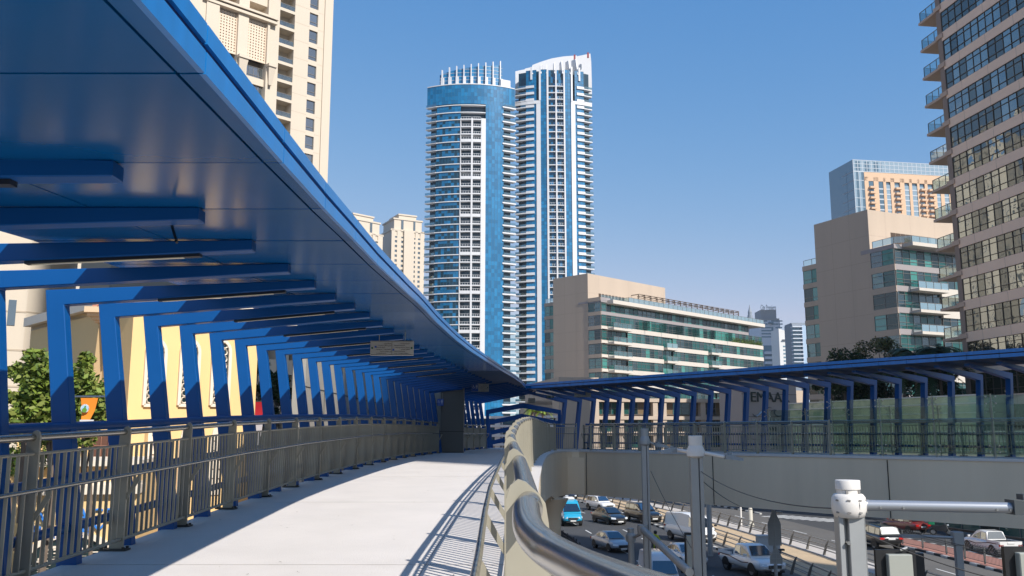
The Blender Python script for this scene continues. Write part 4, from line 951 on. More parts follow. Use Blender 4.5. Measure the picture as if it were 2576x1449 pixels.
for k in range(12):
    zt_ = zr[0]+P3*2-P3*k      # top of band k; k=2 is the first long pale band
    if zt_-P3 < G0: break
    # pale band from the second gap down
    e_ = st_ if k < 2 else send
    m = MB(PR.xf)
    if k < 2: m.box(0, e_, 3.3, 4.12, zt_-.75, zt_)
    else: m.box(0, sg-.3, 3.3, 4.1, zt_-.75, zt_-.05); m.box(sg, e_, 2.2, 4.5, zt_-1.05, zt_) if k == 2 else [m.box(a, b, 2.2, 4.5, zt_-1.05, zt_) for a, b in ((sg, sR(996)), (sR(1080), sR(1340)), (sR(1420), send))]
    m.build('floor_band', M_palew if k > 1 else MATS['grey_trim'], mb)
    zb_, zc_ = zt_, zt_+P3-(.75 if k < 3 else 1.05)
    if k == 0: zc_ = zfas-.55
    for a, b in (((.1, e_),) if k <= 2 else ((.1, sg-.2), (sg+.1, sR(990)), (sR(1072), sR(1338)), (sR(1402), e_))):
        winrow(PR, mb, a, b, 4.0 if a < .2 or k < 3 else 4.25, zb_, zc_, 1.75, GM, rail=(.25, .75) if k % 2 else (.22, .4, .8), seed=k*7+int(a), weights=(4, 1, 4))
    m = Plane(C+PR.n*0, 45.6)
    # side strip of the glazed volume, facing left
    SD = Plane(Vector(PR.xf(0, 0, 0)), -44.4, -1)
    winrow(SD, mb, -3.9, -.1, .03, zb_, zc_, 1.9, GM, rail=(.3, .75), seed=k+50, weights=(3, .7, 3)); mm = MB(SD.xf); mm.box(-4.05, 0, -.2, .12, zt_-.85, zt_); mm.build('floor_band', M_tan, mb)
    if k >= 2:
        m = MB(PR.xf); m.box(sR(575), sR(718), 3.5, 6.0, zt_-.7-.25, zt_-.4); o = m.build('balcony', M_palew, mb)
        terrace_rail(PR, mb, [(sR(575), 4.2), (sR(575), 5.9), (sR(718), 5.9)], zt_-.4)
    if k >= 3:
        for a, b in ((sR(998), sR(1080)), (sR(1342), sR(1418))):
            m = MB(PR.xf); m.box(a, b, 2, 5.6, zt_-.9, zt_-.35); m.build('balcony', M_palew, mb); terrace_rail(PR, mb, [(a, 5.5), (b, 5.5)], zt_-.35); winrow(PR, mb, a, b, 4.0, zt_-.3, zt_+P3-.9, 1.7, [M_gl1, M_gl2], seed=k, rail=(.7,))
terrace_rail(PR, mb, [(0.05, 4.0), (sR(700), 4.3), (sR(700), 5.8), (sR(1748), 5.8)], zfas, step=2)
g = MB(PR.xf)
for i in range(19):
    a = sR(865)+(sR(1638)-sR(865))*i/18; g.box(a-.08, a+.08, 2.2, 2.4, zfas, zfas+3.3); g.box(a-.06, a+.06, -.6, 2.2, zfas+3.1, zfas+3.3)
for j in range(7): z = zfas+.5+j*.45; g.box(sR(865), sR(1638), 2.4, 2.62, z, z+.12)
g.build('roof_louvres', mat('louvre_brown', (.16, .12, .09), .6), mb)
m = MB(PR.xf)
for k_ in range(6):
    a = sR(850+k_*128 if k_ < 1 else 850+k_*128); m.box(a, a+.08, 3.9, 6.2, zr[0], zr[0]+2.2)
m.build('privacy_screen', clearglass('frosted', (.5, .62, .6), .2), mb)
# wing at its left
PW = Plane(Vector(PL.xf(sLf, -2.5, 0)), -44.4, -1)
sw = PW.hit(1371, 950)[0]; ztw = PW.hit(1375, 763)[1]
g = MB(PW.xf); g.box(0, sw, -14, -.4, G0, ztw); g.build('wing_wall', M_gl3, mb)
for k in range(12):
    z = ztw-P3*k
    if z-P3 < G0: break
    m = MB(PW.xf); m.box(0, sw+.1, -14, .05, z-.8, z); m.build('wing_band', M_tan, mb)
    winrow(PW, mb, .1, sw, -.1, z-P3+.0, z-.8, 2.0, GM, rail=(.3,), seed=k+90)
terrace_rail(PW, mb, [(.2, -.3), (sw, -.3)], ztw)
# ---- second block, nearer and farther right
C2 = at(2206, 900, 150)
QR = Plane(C2, 65); QL = Plane(C2, -25, -1)
mb2 = thing('marina_block', 'tan apartment block with a tall blank side wall, left of the banded tower', 'apartment block', (C2.x, C2.y, G0), 'tan apartment blocks with green glass')
z4 = lambda X, Y: ((2900+X/1.9585)/1.4907, (560+Y/1.9585)/1.4907)
zt2_ = QL.hit(*z4(722, 432))[1]; sL2 = QL.hit(*z4(305, 700))[0]
D2 = 5.0
zQ = lambda X, Y: QR.hit(*z4(X, Y), D2)[1]; sQ = lambda X, Y=900, n=D2: QR.hit(*z4(X, Y), n)[0]
g = MB(QR.xf); g.box(0, 34, -sL2, 0, G0, zt2_); g.build('wall', M_tan, mb2)
joints(QL, mb2, 0, sL2, [zt2_-4.5*i for i in range(1, 9)], [sL2*.34, sL2*.67], G0, zt2_)
joints(QR, mb2, 0, 34, [zt2_-4.5], [4, 10, 16], G0, zt2_)
zf2 = zQ(880, 700)+.2; p2_ = (zQ(905, 1012)-zQ(905, 1170)); s880 = max(.05, sQ(880, 900)); s1230 = sQ(1222, 1100)
g = MB(QR.xf)
for k in range(8):
    a = sQ(862+37*k, 640, 0); g.box(a, a+1.15, .003, .02, zf2, QR.hit(*z4(870, 612))[1])
g.build('window_slot', MATS['slot_dark'], mb2)
g = MB(QR.xf); g.box(.1, 34, -sL2+1, D2-1.2, G0, zf2-.3); g.build('inner_wall', M_gl3, mb2)
g = MB(QR.xf); g.box(-.05, 34, -2, D2+.1, zf2-.75, zf2-.03); g.build('roof_slab', MATS['grey_trim'], mb2)
g = MB(QR.xf); g.box(sQ(945, 720), 34, -2, D2+2.2, zf2-.5, zf2+.1); g.build('roof_canopy', M_palew, mb2)
terrace_rail(QR, mb2, [(.1, .5), (s880, D2), (sQ(960), D2+2), (30, D2+2)], zf2, step=1.8)
for k in range(12):
    zt_ = zf2-.75-p2_*(k+1)+.9
    if zt_-p2_ < G0: break
    zc_ = zf2-.75 if k == 0 else zt_+p2_-.9
    m = MB(QR.xf); m.box(0, s1230 if k > 0 else 34, D2-1.3, D2+.12, zt_-.9, zt_)
    m.build('floor_band', MATS['grey_trim'], mb2)
    if k > 0: m = MB(QR.xf); m.box(s1230, 34, D2-2, D2+.5, zt_-1.3, zt_+.1); m.build('floor_band', M_palew, mb2)
    winrow(QR, mb2, .1, s1230 if k > 0 else 34, D2, zt_, zc_, 1.7, GM, rail=(.22, .42, .8), seed=k, weights=(4, 1.3, 4))
    if k > 0: winrow(QR, mb2, s1230+.2, 33, D2+.15, zt_+.1, zc_-.3, 1.7, GM, rail=(.75,), seed=k+20, weights=(3, 1.5, 3))
    SD = Plane(Vector(QR.xf(0, 0, 0)), -25, -1)
    winrow(SD, mb2, -D2+.05, -.1, .03, zt_, zc_, 2.4, GM, rail=(.3, .75), seed=k+50, weights=(3, .7, 3)); mm = MB(SD.xf); mm.box(-D2-.1, 0, -.2, .14, zt_-1., zt_); mm.build('floor_band', M_tan, mb2)
    if k > 0:
        a, b = sQ(990), s1230
        m = MB(QR.xf); m.box(a, b, D2-.5, D2+2.0, zt_-.9, zt_-.45); m.build('balcony', M_palew, mb2)
        terrace_rail(QR, mb2, [(a, D2+.2), (a, D2+1.9), (b, D2+1.9)], zt_-.45)
QW = Plane(Vector(QL.xf(sL2, -3, 0)), -25, -1); sw = QW.hit(2026, 800)[0]; zt_w = QW.hit(*z4(270, 850))[1]
g = MB(QW.xf); g.box(0, sw, -14, -.4, G0, zt_w); g.build('wing_wall', M_gl3, mb2)
for k in range(12):
    z = zt_w-p2_*.97*k
    if z-p2_ < G0: break
    m = MB(QW.xf); m.box(0, sw+.1, -14, .05, z-.9, z); m.build('wing_band', M_tan, mb2); winrow(QW, mb2, .1, sw, -.1, z-p2_*.97, z-.9, 1.9, GM, rail=(.3,), seed=k+90)
terrace_rail(QW, mb2, [(.2, -.3), (sw, -.3)], zt_w)
# ---- banded tower at the right edge
C3 = at(2411, 600, 106)
TW = Plane(C3, -7.5, -1)
bt = thing('banded_tower', 'tall tan and glass banded tower at the right edge, with corner balconies stacked up', 'tower', (C3.x, C3.y, G0))
z2e = lambda X, Y: ((3300+X/2.4148)/1.4907, (700+Y/2.4148)/1.4907)
zz = lambda X, Y: TW.hit(*z2e(X, Y))[1]
zs0 = zz(700, 480); pz = (zz(685, 205)-zz(775, 1325))/4.; bh = zz(700, 480)-zz(712, 562)
M_band = mat('tan_spandrel', (.82, .585, .43), .6, var=.05, vscale=.4)
GW = [glassmat('tower_glass', (.035, .04, .026), .03, .27, wave=.26, wscale=.35), glassmat('tower_glass_b', (.02, .026, .02), .03, .24, wave=.4, wscale=.5)]
M_fr3 = mat('bronze_frame', (.10, .08, .065), .5, metal=.3)
g = MB(TW.xf); g.box(-30, 0, -18, -.5, G0, 95); g.build('core', M_gl3, bt)
g = MB(TW.xf); g.box(-.15, .75, -1.3, .1, G0, 95); g.build('corner_column', mat('dark_tan', (.26, .19, .15), .7), bt)
k = -14
while zs0+pz*k < 95:
    z = zs0+pz*k; k += 1
    if z-bh < G0: continue
    m = MB(TW.xf); m.box(-24, -.1, -.6, .12, z-bh, z)
    o = m.build('floor_band', M_band, bt)
    m = MB(TW.xf)
    for s in (-3.2, -8, -12.8, -17.6): m.box(s-.02, s+.02, .12, .128, z-bh, z)
    m.build('band_joint', MATS['tan_joint'], o)
    winrow(TW, bt, -.2, -24, 0, z, z+pz-bh, 1.32, GW, rail=(.27, .76), seed=k, frame=M_fr3, weights=(1, 1), fr=.05)
    m = MB(TW.xf); m.box(-.3, 4.6, -2.6, .05, z-bh*.55, z-bh*.55+.32); m.box(-.4, 1.0, -2, .25, z-bh*.6, z-bh*.1); o = m.build('balcony', mat('balcony_tan', (.50, .36, .27), .7), bt)
    terrace_rail(TW, bt, [(.3, -.05), (4.3, -.05), (4.3, -2.5)], z-bh*.55+.32, h=1.25, step=1.3)
# ---- hotel far behind
HP = at(2164, 700, 560); HF = Plane(HP, 80); HS = Plane(HP, -10, -1)
hot = thing('hotel_tower', 'broad orange and grey hotel block rising far behind, right of centre', 'tower', (HP.x, HP.y, G0))
hz = lambda u, v: HF.hit(u, v)[1]; hs = lambda u, v=500: HF.hit(u, v)[0]
ht = hz(2162, 402); M_hg = glassmat('hotel_glass', (.20, .28, .34), .15, .3); M_hd = glassmat('hotel_glass_dark', (.03, .08, .12), .1, .3); M_or = mat('orange_render', (.62, .42, .27), .8)
g = MB(HF.xf); g.box(0, 90, -30, -.6, G0, ht); g.build('core', M_hd, hot)
winrow(HF, hot, 0, 90, 0, hz(2175, 432), ht, 3.2, [M_hg, M_hg], rail=(.33, .66), nm='glass_screen', fr=.35, frame=mat('hotel_frame', (.42, .46, .5), .5), seed=2)
winrow(HF, hot, 0, hs(2177), 0, G0, hz(2175, 432), 3.2, [M_hg, M_hd], rail=[i/30 for i in range(1, 30)], nm='glass_screen', fr=.35, frame=MATS['hotel_frame'], seed=3)
g = MB(HF.xf); g.box(hs(2177), 90, -1, .3, hz(2180, 455), hz(2175, 433))
colu = [(2187, 2200, 'b'), (2212, 2224, 'w'), (2231, 2242, 'w'), (2252, 2266, 'b'), (2277, 2289, 'w'), (2296, 2309, 'w'), (2315, 2328, 'b'), (2335, 2349, 'b'), (2357, 2367, 'w'), (2376, 2388, 'w'), (2395, 2408, 'b')]
xs = [2177]+[q for c in colu for q in c[:2]]+[2440]
for a, b in zip(xs[::2], xs[1::2]): g.box(hs(a), hs(b), -1, .3, G0, hz(2180, 445))
g.build('wall', M_or, hot)
ph = 3.45; z = hz(2180, 462); k = 0
while z > 60:
    m = MB(HF.xf); m2 = MB(HF.xf); m3 = MB(HF.xf)
    for a, b, ty in colu:
        if ty == 'w': m.box(hs(a), hs(b), -.3, -.1, z-2.6, z); m3.box(hs(a), hs(b), -.3, .05, z-3.45, z-2.6)
        else: m2.box(hs(a), hs(b), -.5, 2.2, z-3.2, z-2.0); m.box(hs(a), hs(b), -.55, -.5, z-3, z)
    m.build('window_row', M_hg, hot); m2.build('balcony_row', M_or, hot); m3.build('spandrel_row', MATS['hotel_frame'], hot); z -= ph; k += 1
g = MB(HS.xf); hl = HS.hit(2120, 480)[0]; g.box(0, hl*.52, -20, .1, G0, ht-1); g.box(hl*.62, hl, -20, .1, G0, ht-6); g.build('side_glass', M_hd, hot)
g = MB(HS.xf); g.box(hl*.53, hl*.61, -20, -1, G0, ht-3)
for i in range(28): g.box(0, hl, .1, .2, ht-8-6*i, ht-7.6-6*i)
g.build('side_trim', mat('hotel_trim', (.35, .33, .33), .6), hot)
# ---- distant towers between the blocks
zD = lambda X, Y: ((2700+X/4.83)/1.4907, (1100+Y/4.83)/1.4907)
M_far = mat('hazed_white', (.62, .66, .72), .7); M_farg = mat('hazed_glass', (.16, .25, .31), .3); M_fard = mat('hazed_grey', (.22, .25, .29), .6)  # distance haze mixed into these far colours as pale blue
def farblock(name, label, X0, X1, Yt, Y, m, cat='tower'):
    a, b = at(*zD(X0, Yt), Y), at(*zD(X1, Yt), Y); P = Plane(a, 90); P.L = b.x-a.x
    t = thing(name, label, cat, (a.x, a.y, G0)); t2_ = lambda Xx, Yy: (at(*zD(Xx, Yy), Y).x-a.x, at(*zD(Xx, Yy), Y).z)
    return t, P, t2_
t, P, h = farblock('distant_tower', 'white high-rise tinted with blue haze, with a boxy grey rooftop and roof letters', 690, 1065, 460, 620, M_far)
g = MB(P.xf); g.box(h(690, 0)[0], h(1045, 0)[0], -25, 0, G0, h(0, 485)[1]); g.box(h(925, 0)[0], h(1065, 0)[0], -25, -.6, G0, h(0, 485)[1]); g.build('wall', M_far, t)
g = MB(P.xf); g.box(h(740, 0)[0], h(1025, 0)[0], -18, -3, h(0, 460)[1], h(0, 290)[1]); g.box(h(690, 0)[0], h(1050, 0)[0], -20, .3, h(0, 485)[1], h(0, 455)[1]); g.build('rooftop', mat('far_roof', (.38, .37, .37), .7), t)
text('City Premiere', 5.5, fmat(P.xf(h(745, 0)[0], -2.9, h(0, 292)[1]), (1, 0, 0)), M_white, t, .3, name='roof_letters', width=h(1025, 0)[0]-h(745, 0)[0])
for r in range(4):
    m = MB(P.xf)
    for X_ in (720, 775, 975): a = h(X_, 0)[0]; m.box(a, a+(4.6 if X_ > 750 else 2.2), 0, .1, h(0, 632+56*r)[1], h(0, 610+56*r)[1])
    m.build('window_row', M_farg, t)
for r in range(2):
    m = MB(P.xf)
    for X_ in (770, 905, 975, 1045): a = h(X_, 0)[0]; m.box(a, a+2.4, 0, .1, h(0, 512+56*r)[1], h(0, 490+56*r)[1])
    m.build('window_row', M_farg, t)
m = MB(P.xf); m.box(h(900, 0)[0], h(935, 0)[0], 0, .15, h(0, 800)[1], h(0, 610)[1]); m.box(h(845, 0)[0], h(930, 0)[0], 0, 2, h(0, 550)[1], h(0, 525)[1]); m.build('stair_glazing', M_farg, t)
for k in range(4):
    m = MB(P.xf); m.box(h(750, 0)[0], h(865, 0)[0], 0, 3, h(0, 1080+90*k)[1]-1, h(0, 1080+90*k)[1]+.8); m.box(h(940, 0)[0], h(1060, 0)[0], 0, 3, h(0, 1100+90*k)[1]-1, h(0, 1100+90*k)[1]+.8); m.build('balcony_row', M_far, t)
m = MB(P.xf); m.box(h(740, 0)[0], h(1055, 0)[0], 0, .3, h(0, 1500)[1], h(0, 945)[1]); m.build('lower_glazing', M_farg, t)
t, P, h = farblock('distant_spire_tower', 'dark stepped skyscraper with a thin spire, just right of the middle block roof', 505, 660, 460, 900, M_fard)
cx = (h(574, 0)[0]); g = MB(); c = Vector(P.xf(cx, -10, 0)); pr = []
for X_, Y_ in ((69, 1500), (69, 440), (58, 435), (58, 405), (46, 402), (46, 375), (38, 370), (38, 325), (25, 322), (20, 310)): pr.append((X_/4.83/1.4907*900/F, h(0, Y_)[1]))
g.lathe(pr, (c.x, c.y, 0), 12); g.build('shaft', M_fard, t)
g = MB(); g.lathe([(2.2, h(0, 322)[1]), (.9, h(0, 250)[1]), (.2, h(0, 182)[1])], (c.x, c.y, 0), 8); g.build('spire', M_fard, t)
m = MB(P.xf); m.box(h(650, 0)[0], h(720, 0)[0], -20, -5, G0, h(0, 440)[1]); m.box(h(525, 0)[0], h(640, 0)[0], -5, 4, G0, h(0, 660)[1]); m.build('annex', M_far, t)
t, P, h = farblock('distant_gabled_block', 'white block with a sloping gable and small balconies among the far buildings', 1040, 1320, 640, 560, M_white)
g = MB(P.xf); pts = [(h(1040, 0)[0], h(0, 632)[1]), (h(1320, 0)[0], h(0, 740)[1]), (h(1320, 0)[0], G0), (h(1040, 0)[0], G0)]
A_ = [g.P((a, -1, z)) for a, z in pts]; B_ = [g.P((a, -18, z)) for a, z in pts]; g.face(A_); g.face(B_[::-1])
for i in range(4): g.face((A_[i], A_[(i+1) % 4], B_[(i+1) % 4], B_[i]))
g.build('wall', M_white, t)
for r in range(6):
    m = MB(P.xf); y_ = 945+66*r
    for X_ in (1105, 1205, 1270): m.box(h(X_, 0)[0], h(X_+(85 if X_ < 1200 else 50), 0)[0], -1, -.9, h(0, y_+28)[1], h(0, y_)[1])
    m.build('window_row', M_farg, t)
m = MB(P.xf); m.box(h(1095, 0)[0], h(1330, 0)[0], -1, .3, h(0, 842)[1], h(0, 832)[1]); m.build('cornice', M_fard, t)
t, P, h = farblock('distant_slab_tower', 'slim far tower with stacked grey balconies, just left of the blank tan wall', 1290, 1590, 560, 430, M_fard)
g = MB(P.xf); g.box(h(1295, 0)[0], h(1455, 0)[0], -14, -1.5, G0, h(0, 545)[1]); g.box(h(1300, 0)[0], h(1570, 0)[0], -14, -3, h(0, 580)[1], h(0, 520)[1]); g.build('wall', M_fard, t)
g = MB(P.xf); g.box(h(1455, 0)[0], h(1600, 0)[0], -14, 0, G0, h(0, 580)[1]); g.build('side_wall', mat('far_blue_panel', (.36, .47, .60), .4), t)
for r in range(13):
    m = MB(P.xf); y_ = 600+72*r*.98; m.box(h(1270, 0)[0], h(1450, 0)[0], -2, 1.2, h(0, y_+14)[1], h(0, y_)[1]); m.build('balcony', M_far, t)
    m = MB(P.xf); m.box(h(1280, 0)[0], h(1440, 0)[0], -1.5, -1.3, h(0, y_+60)[1], h(0, y_+14)[1]); m.build('window_row', M_farg, t)
# ================================================================ LOW BUILDINGS BEHIND THE ARM
# shaded base of the middle block, sign wall, reflecting glass wall
EB = Plane(at(1880, 1050, 135), 70)
es = lambda u: EB.hit(u, 1050)[0]; ez = lambda v, u=1880: EB.hit(u, v)[1]
M_stone = mat('shaded_stone', (.36, .31, .28), .75, var=.05, vscale=.3)
sg_ = thing('sign_wall', 'tall stone wall carrying dark raised letters and a silver wave emblem', 'wall', (es(1940), EB.o.y, G0))
g = MB(EB.xf); g.box(es(1868), es(2006), -6, 0, G0, ez(955)); g.build('wall', M_stone, sg_)
g = MB(EB.xf)
for v in (991, 1048, 1105): g.box(es(1868), es(2006), 0, .012, ez(v)-.03, ez(v)+.03)
g.build('wall_joint', M_gap, sg_)
M_let = mat('dark_letters', (.012, .025, .02), .5); M_sil = mat('silver_letters', (.35, .38, .38), .25, metal=.7)
z3d = lambda X, Y: ((2760+X/4.528)/1.4907, (1380+Y/4.528)/1.4907)
def etext(b, X0, X1, Yb, Yt, m):
    s0, z0 = EB.hit(*z3d(X0, Yb)); s1, _ = EB.hit(*z3d(X1, Yb)); z1 = EB.hit(*z3d(X0, Yt))[1]
    text(b, (z1-z0)*1.42, fmat(EB.xf(s0, .02, z0), EB.e), m, sg_, .12, width=s1-s0)
etext('EMAAR', 255, 905, 572, 400, M_let)
etext('M A R I N A', 270, 830, 915, 862, M_sil)
etext('PLAYS', 440, 700, 1062, 1000, M_let)
g = MB(EB.xf)
def wave(P_, w_):
    for (x, y), (x2, y2), a, b in zip(P_, P_[1:], w_, w_[1:]):
        p, q = EB.hit(*z3d(x, y)), EB.hit(*z3d(x2, y2)); k = 1/4.528/1.4907*135/F
        g.loft([[(p[0], .05, p[1]-a*k), (p[0], .2, p[1]), (p[0], .05, p[1]+a*k)], [(q[0], .05, q[1]-b*k), (q[0], .2, q[1]), (q[0], .05, q[1]+b*k)]])
wave([(275, 778), (310, 812), (345, 822), (385, 800), (425, 755), (460, 710), (510, 680), (560, 668), (600, 678)], [2, 10, 16, 24, 24, 18, 10, 6, 2])
wave([(575, 740), (610, 725), (645, 712), (690, 715)], [3, 8, 9, 2]); wave([(690, 715), (655, 722), (645, 760), (665, 795), (710, 815), (765, 812), (830, 782)], [2, 12, 14, 16, 14, 10, 2])
g.build('wave_emblem', M_sil, sg_)
low = thing('podium_building', 'shaded tan podium with dark glazing behind the blue legs, under the middle block', 'building', (es(1650), EB.o.y+8, G0))
LP = Plane(at(1480, 1000, 178), 78); ls = lambda u: LP.hit(u, 1060)[0]; lz = lambda v: LP.hit(1650, v)[1]
g = MB(LP.xf); g.box(ls(1393), ls(1870), -30, -1.2, G0, lz(1003)); g.box(ls(1393), ls(1492), -25, 4, G0, lz(955))
for v in (1003, 1047, 1086, 1126): g.box(ls(1492), ls(1870), -2, 1., lz(v+9), lz(v))
for u in (1555, 1640, 1662, 1760, 1852): g.box(ls(u), ls(u+12), -2, .8, G0, lz(1003))
g.build('wall', M_tan, low)
M_lg = [M_gl3, M_gl1, mat('warm_glass', (.16, .11, .06), .3)]
for i, v in enumerate((1012, 1056, 1095, 1135)): winrow(LP, low, ls(1495), ls(1868), -.6, lz(v+31), lz(v), 1.9, M_lg, seed=i, rail=(.5,), weights=(4, 3, 1))
blk = tag(MB(EB.xf).box(es(2008), es(2062), -8, -3, G0, ez(977)).build('garden_wall', M_tan), 'plain sunlit tan wall block right of the sign wall', 'wall')
wl = thing('glass_wall', 'pale green stepped glass wall with white horizontal trim, behind the glass screens', 'wall', (es(2200), EB.o.y-6, G0))
GWp = Plane(at(2006, 1060, 118), 158); gs = lambda u: GWp.hit(u, 1060)[0]; gz = lambda v: GWp.hit(2100, v)[1]
M_gw = glassmat('pale_wall_glass', (.17, .25, .19), .06, .16, wave=.5, wscale=.35)
M_trim = mat('pale_trim', (.48, .5, .45), .5)
for k, v in enumerate((1010, 1027, 1047, 1067, 1087, 1107, 1127, 1147, 1167)):
    m = MB(GWp.xf); m.box(gs(1988), gs(2470 if k < 4 else 2620), -4, 0-.3*k*0, gz(v+19), gz(v)); o = m.build('glass_band', M_gw, wl)
    m = MB(GWp.xf); m.box(gs(1986), gs(2470 if k < 4 else 2620), 0, .12, gz(v)-.07, gz(v)+.07); m.build('trim', M_trim, o)
shop = thing('shop_front', 'dark glazed shop front at street level, below the right end of the bridge', 'shop', (40, 62, G0))
SPn = Plane((44.5, 84), 164, 1)
SPn = Plane((41.5, 88, 0), 168)
g = MB(SPn.xf); g.box(-4, 50, -20, -.3, G0, -3.6); g.build('wall', M_stone, shop)
winrow(SPn, shop, -3, 50, 0, G0+.3, -3.9, 2.4, [M_gl3, M_gl1], seed=5, rail=(.8,))
# ================================================================ LEFT SIDE: OLD-TOWN STYLE BUILDING
M_yel = mat('yellow_render', (.74, .50, .23), .85, var=.05, vscale=.5); M_orn = mat('carved_stone', (.72, .62, .50), .8); M_brn = mat('shaded_render', (.46, .32, .17), .85, var=.06, vscale=.6)  # last one is render with the shade of the return painted in
YP = Plane(at(560, 1000, 27), 45.6); ysd = lambda u, v=1000: YP.hit(u, v)[0]; yz = lambda u, v: YP.hit(u, v)[1]
yb = thing('yellow_building', 'sunlit yellow building with arched lattice windows behind the left railing', 'building', (YP.o.x, YP.o.y, G0))
sL_, sR_ = ysd(322), ysd(643)
g = MB(YP.xf); g.box(sL_, sR_, -9, 0, G0, 3.75); g.build('wall', M_yel, yb)
g = MB(YP.xf); g.box(sL_-.2, sR_+.2, -9.2, .3, 3.75, 4.05); g.box(sL_, sR_, -9, .15, 3.6, 3.75); g.build('cornice', M_orn, yb)
for (u, ) in ((388,), (474,), (553,)):
    c = ysd(u, 950); w_ = .27
    g = MB(YP.xf); n_ = 8; zt_a = yz(u, 885); zb_a = yz(u, 1020)
    arcp = [(c-w_, zb_a), (c-w_, zt_a)]+[(c-w_*math.cos(math.pi*i/n_), zt_a+w_*1.25*math.sin(math.pi*i/n_)) for i in range(1, n_)]+[(c+w_, zt_a), (c+w_, zb_a)]
    for (a, z), (b, z2) in zip(arcp, arcp[1:]+arcp[:1]):
        d_ = Vector((b-a, 0, z2-z)); nn = Vector((-d_.z, 0, d_.x)).normalized()*.045
        g.loft([[(a-nn.x, 0, z-nn.z), (a+nn.x, 0, z+nn.z), (a+nn.x, .08, z+nn.z), (a-nn.x, .08, z-nn.z)], [(b-nn.x, 0, z2-nn.z), (b+nn.x, 0, z2+nn.z), (b+nn.x, .08, z2+nn.z), (b-nn.x, .08, z2-nn.z)]])
    o = g.build('window', M_orn, yb)
    g = MB(YP.xf); g.poly([(a, .012, z) for a, z in arcp]); g.build('window_glass', M_gl3, o)
    g = MB(YP.xf); rr = random.Random(int(u))
    for i in range(9):
        for s_ in (-1, 1):
            cz = zb_a+.15+i*(zt_a-zb_a+.25)/9; cx = c+s_*.10
            for k in range(8):
                a0, a1 = k*.8, k*.8+.8; r_ = .11
                g.loft([[(cx+r_*math.cos(a0), .02, cz+r_*math.sin(a0)), (cx+(r_-.045)*math.cos(a0), .02, cz+(r_-.045)*math.sin(a0)), (cx+(r_-.02)*math.cos(a0), .06, cz+(r_-.02)*math.sin(a0))], [(cx+r_*math.cos(a1), .02, cz+r_*math.sin(a1)), (cx+(r_-.045)*math.cos(a1), .02, cz+(r_-.045)*math.sin(a1)), (cx+(r_-.02)*math.cos(a1), .06, cz+(r_-.02)*math.sin(a1))]], caps=False)
    g.build('lattice', M_orn, o)
def carved(u0, u1, v0, v1, root, P_=YP):
    a, b = P_.hit(u0, v0)[0], P_.hit(u1, v0)[0]; zt_, zb_ = P_.hit(u0, v0)[1], P_.hit(u0, v1)[1]; c = (a+b)/2; w_ = (b-a)/2
    g = MB(P_.xf); pts = [(c-w_, zb_), (c+w_, zb_), (c+w_, zt_-.5), (c+w_*.6, zt_-.15), (c, zt_), (c-w_*.6, zt_-.15), (c-w_, zt_-.5)]
    A_ = [g.P((x, .05, z)) for x, z in pts]; B_ = [g.P((x, 0, z)) for x, z in pts]; g.face(A_)
    for i in range(len(pts)): g.face((A_[i], A_[(i+1) % len(pts)], B_[(i+1) % len(pts)], B_[i]))
    o = g.build('carved_panel', M_orn, root)
    g = MB(P_.xf); z = zb_+.15; k = 0
    while z < zt_-.3:
        for s_ in (-1, 1):
            x = c+s_*w_*.5
            for t_ in range(5):
                q0, q1 = t_*.5-.3, t_*.5+.2; r_ = w_*.36
                g.loft([[(x+s_*r_*math.cos(q0), .052, z+r_*math.sin(q0)), (x+s_*(r_-.03)*math.cos(q0), .052, z+(r_-.03)*math.sin(q0)), (x+s_*r_*math.cos(q0), .058, z+r_*math.sin(q0)-.01)], [(x+s_*r_*math.cos(q1), .052, z+r_*math.sin(q1)), (x+s_*(r_-.035)*math.cos(q1), .052, z+(r_-.035)*math.sin(q1)), (x+s_*r_*math.cos(q1), .058, z+r_*math.sin(q1)-.01)]], caps=False)
        z += .27
    g.build('carving', mat('carving_shadow', (.13, .08, .05), .9), o)
carved(353, 398, 1068, 1240, yb); carved(452, 483, 1070, 1240, yb); carved(530, 560, 1068, 1245, yb)
g = MB(YP.xf)
for u, v0, v1 in ((365, 980, 1000), (455, 980, 1000), (545, 985, 1003)): pass
# return wing on the left: its shade painted in as brown, with tiled cornice
wing = thing('corner_house', 'corner house painted brown for its shade, with a moulded cornice and roof tiles, left of the yellow front', 'building', (-12, 22, G0))
cW = at(253, 1000, 27); WP = Plane(cW, -44.4, -1); ws = lambda u: WP.hit(u, 950)[0]
g = MB(WP.xf); wl_, wr_ = WP.hit(213, 900)[0], WP.hit(322, 900)[0]
XP = Plane(at(250, 900, 26.5), 80)
xs_ = lambda u, v=900: XP.hit(u, v)[0]; xz = lambda v: XP.hit(250, v)[1]
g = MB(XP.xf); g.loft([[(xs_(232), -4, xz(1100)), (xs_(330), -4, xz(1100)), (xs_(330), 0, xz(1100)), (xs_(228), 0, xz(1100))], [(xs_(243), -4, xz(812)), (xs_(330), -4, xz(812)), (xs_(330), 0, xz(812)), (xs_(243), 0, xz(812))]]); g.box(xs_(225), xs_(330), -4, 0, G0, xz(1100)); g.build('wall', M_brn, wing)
g = MB(XP.xf)
for i, (du, v0, v1) in enumerate(((24, 812, 806), (16, 806, 798), (6, 798, 790), (0, 790, 776))): g.box(xs_(214+du*.8), xs_(330), -4.2, .1+.12*i, xz(v0), xz(v1))
g.build('cornice', mat('cornice_stone', (.62, .45, .29), .8), wing)
g = MB(XP.xf)
for i in range(14): x = xs_(233)+i*.17; g.tube([(x, .2, xz(776)+.05), (x+.0, -1.6, xz(776)+.75)], .07, 6)
g.build('roof_tiles', mat('terracotta', (.55, .27, .2), .8), wing)
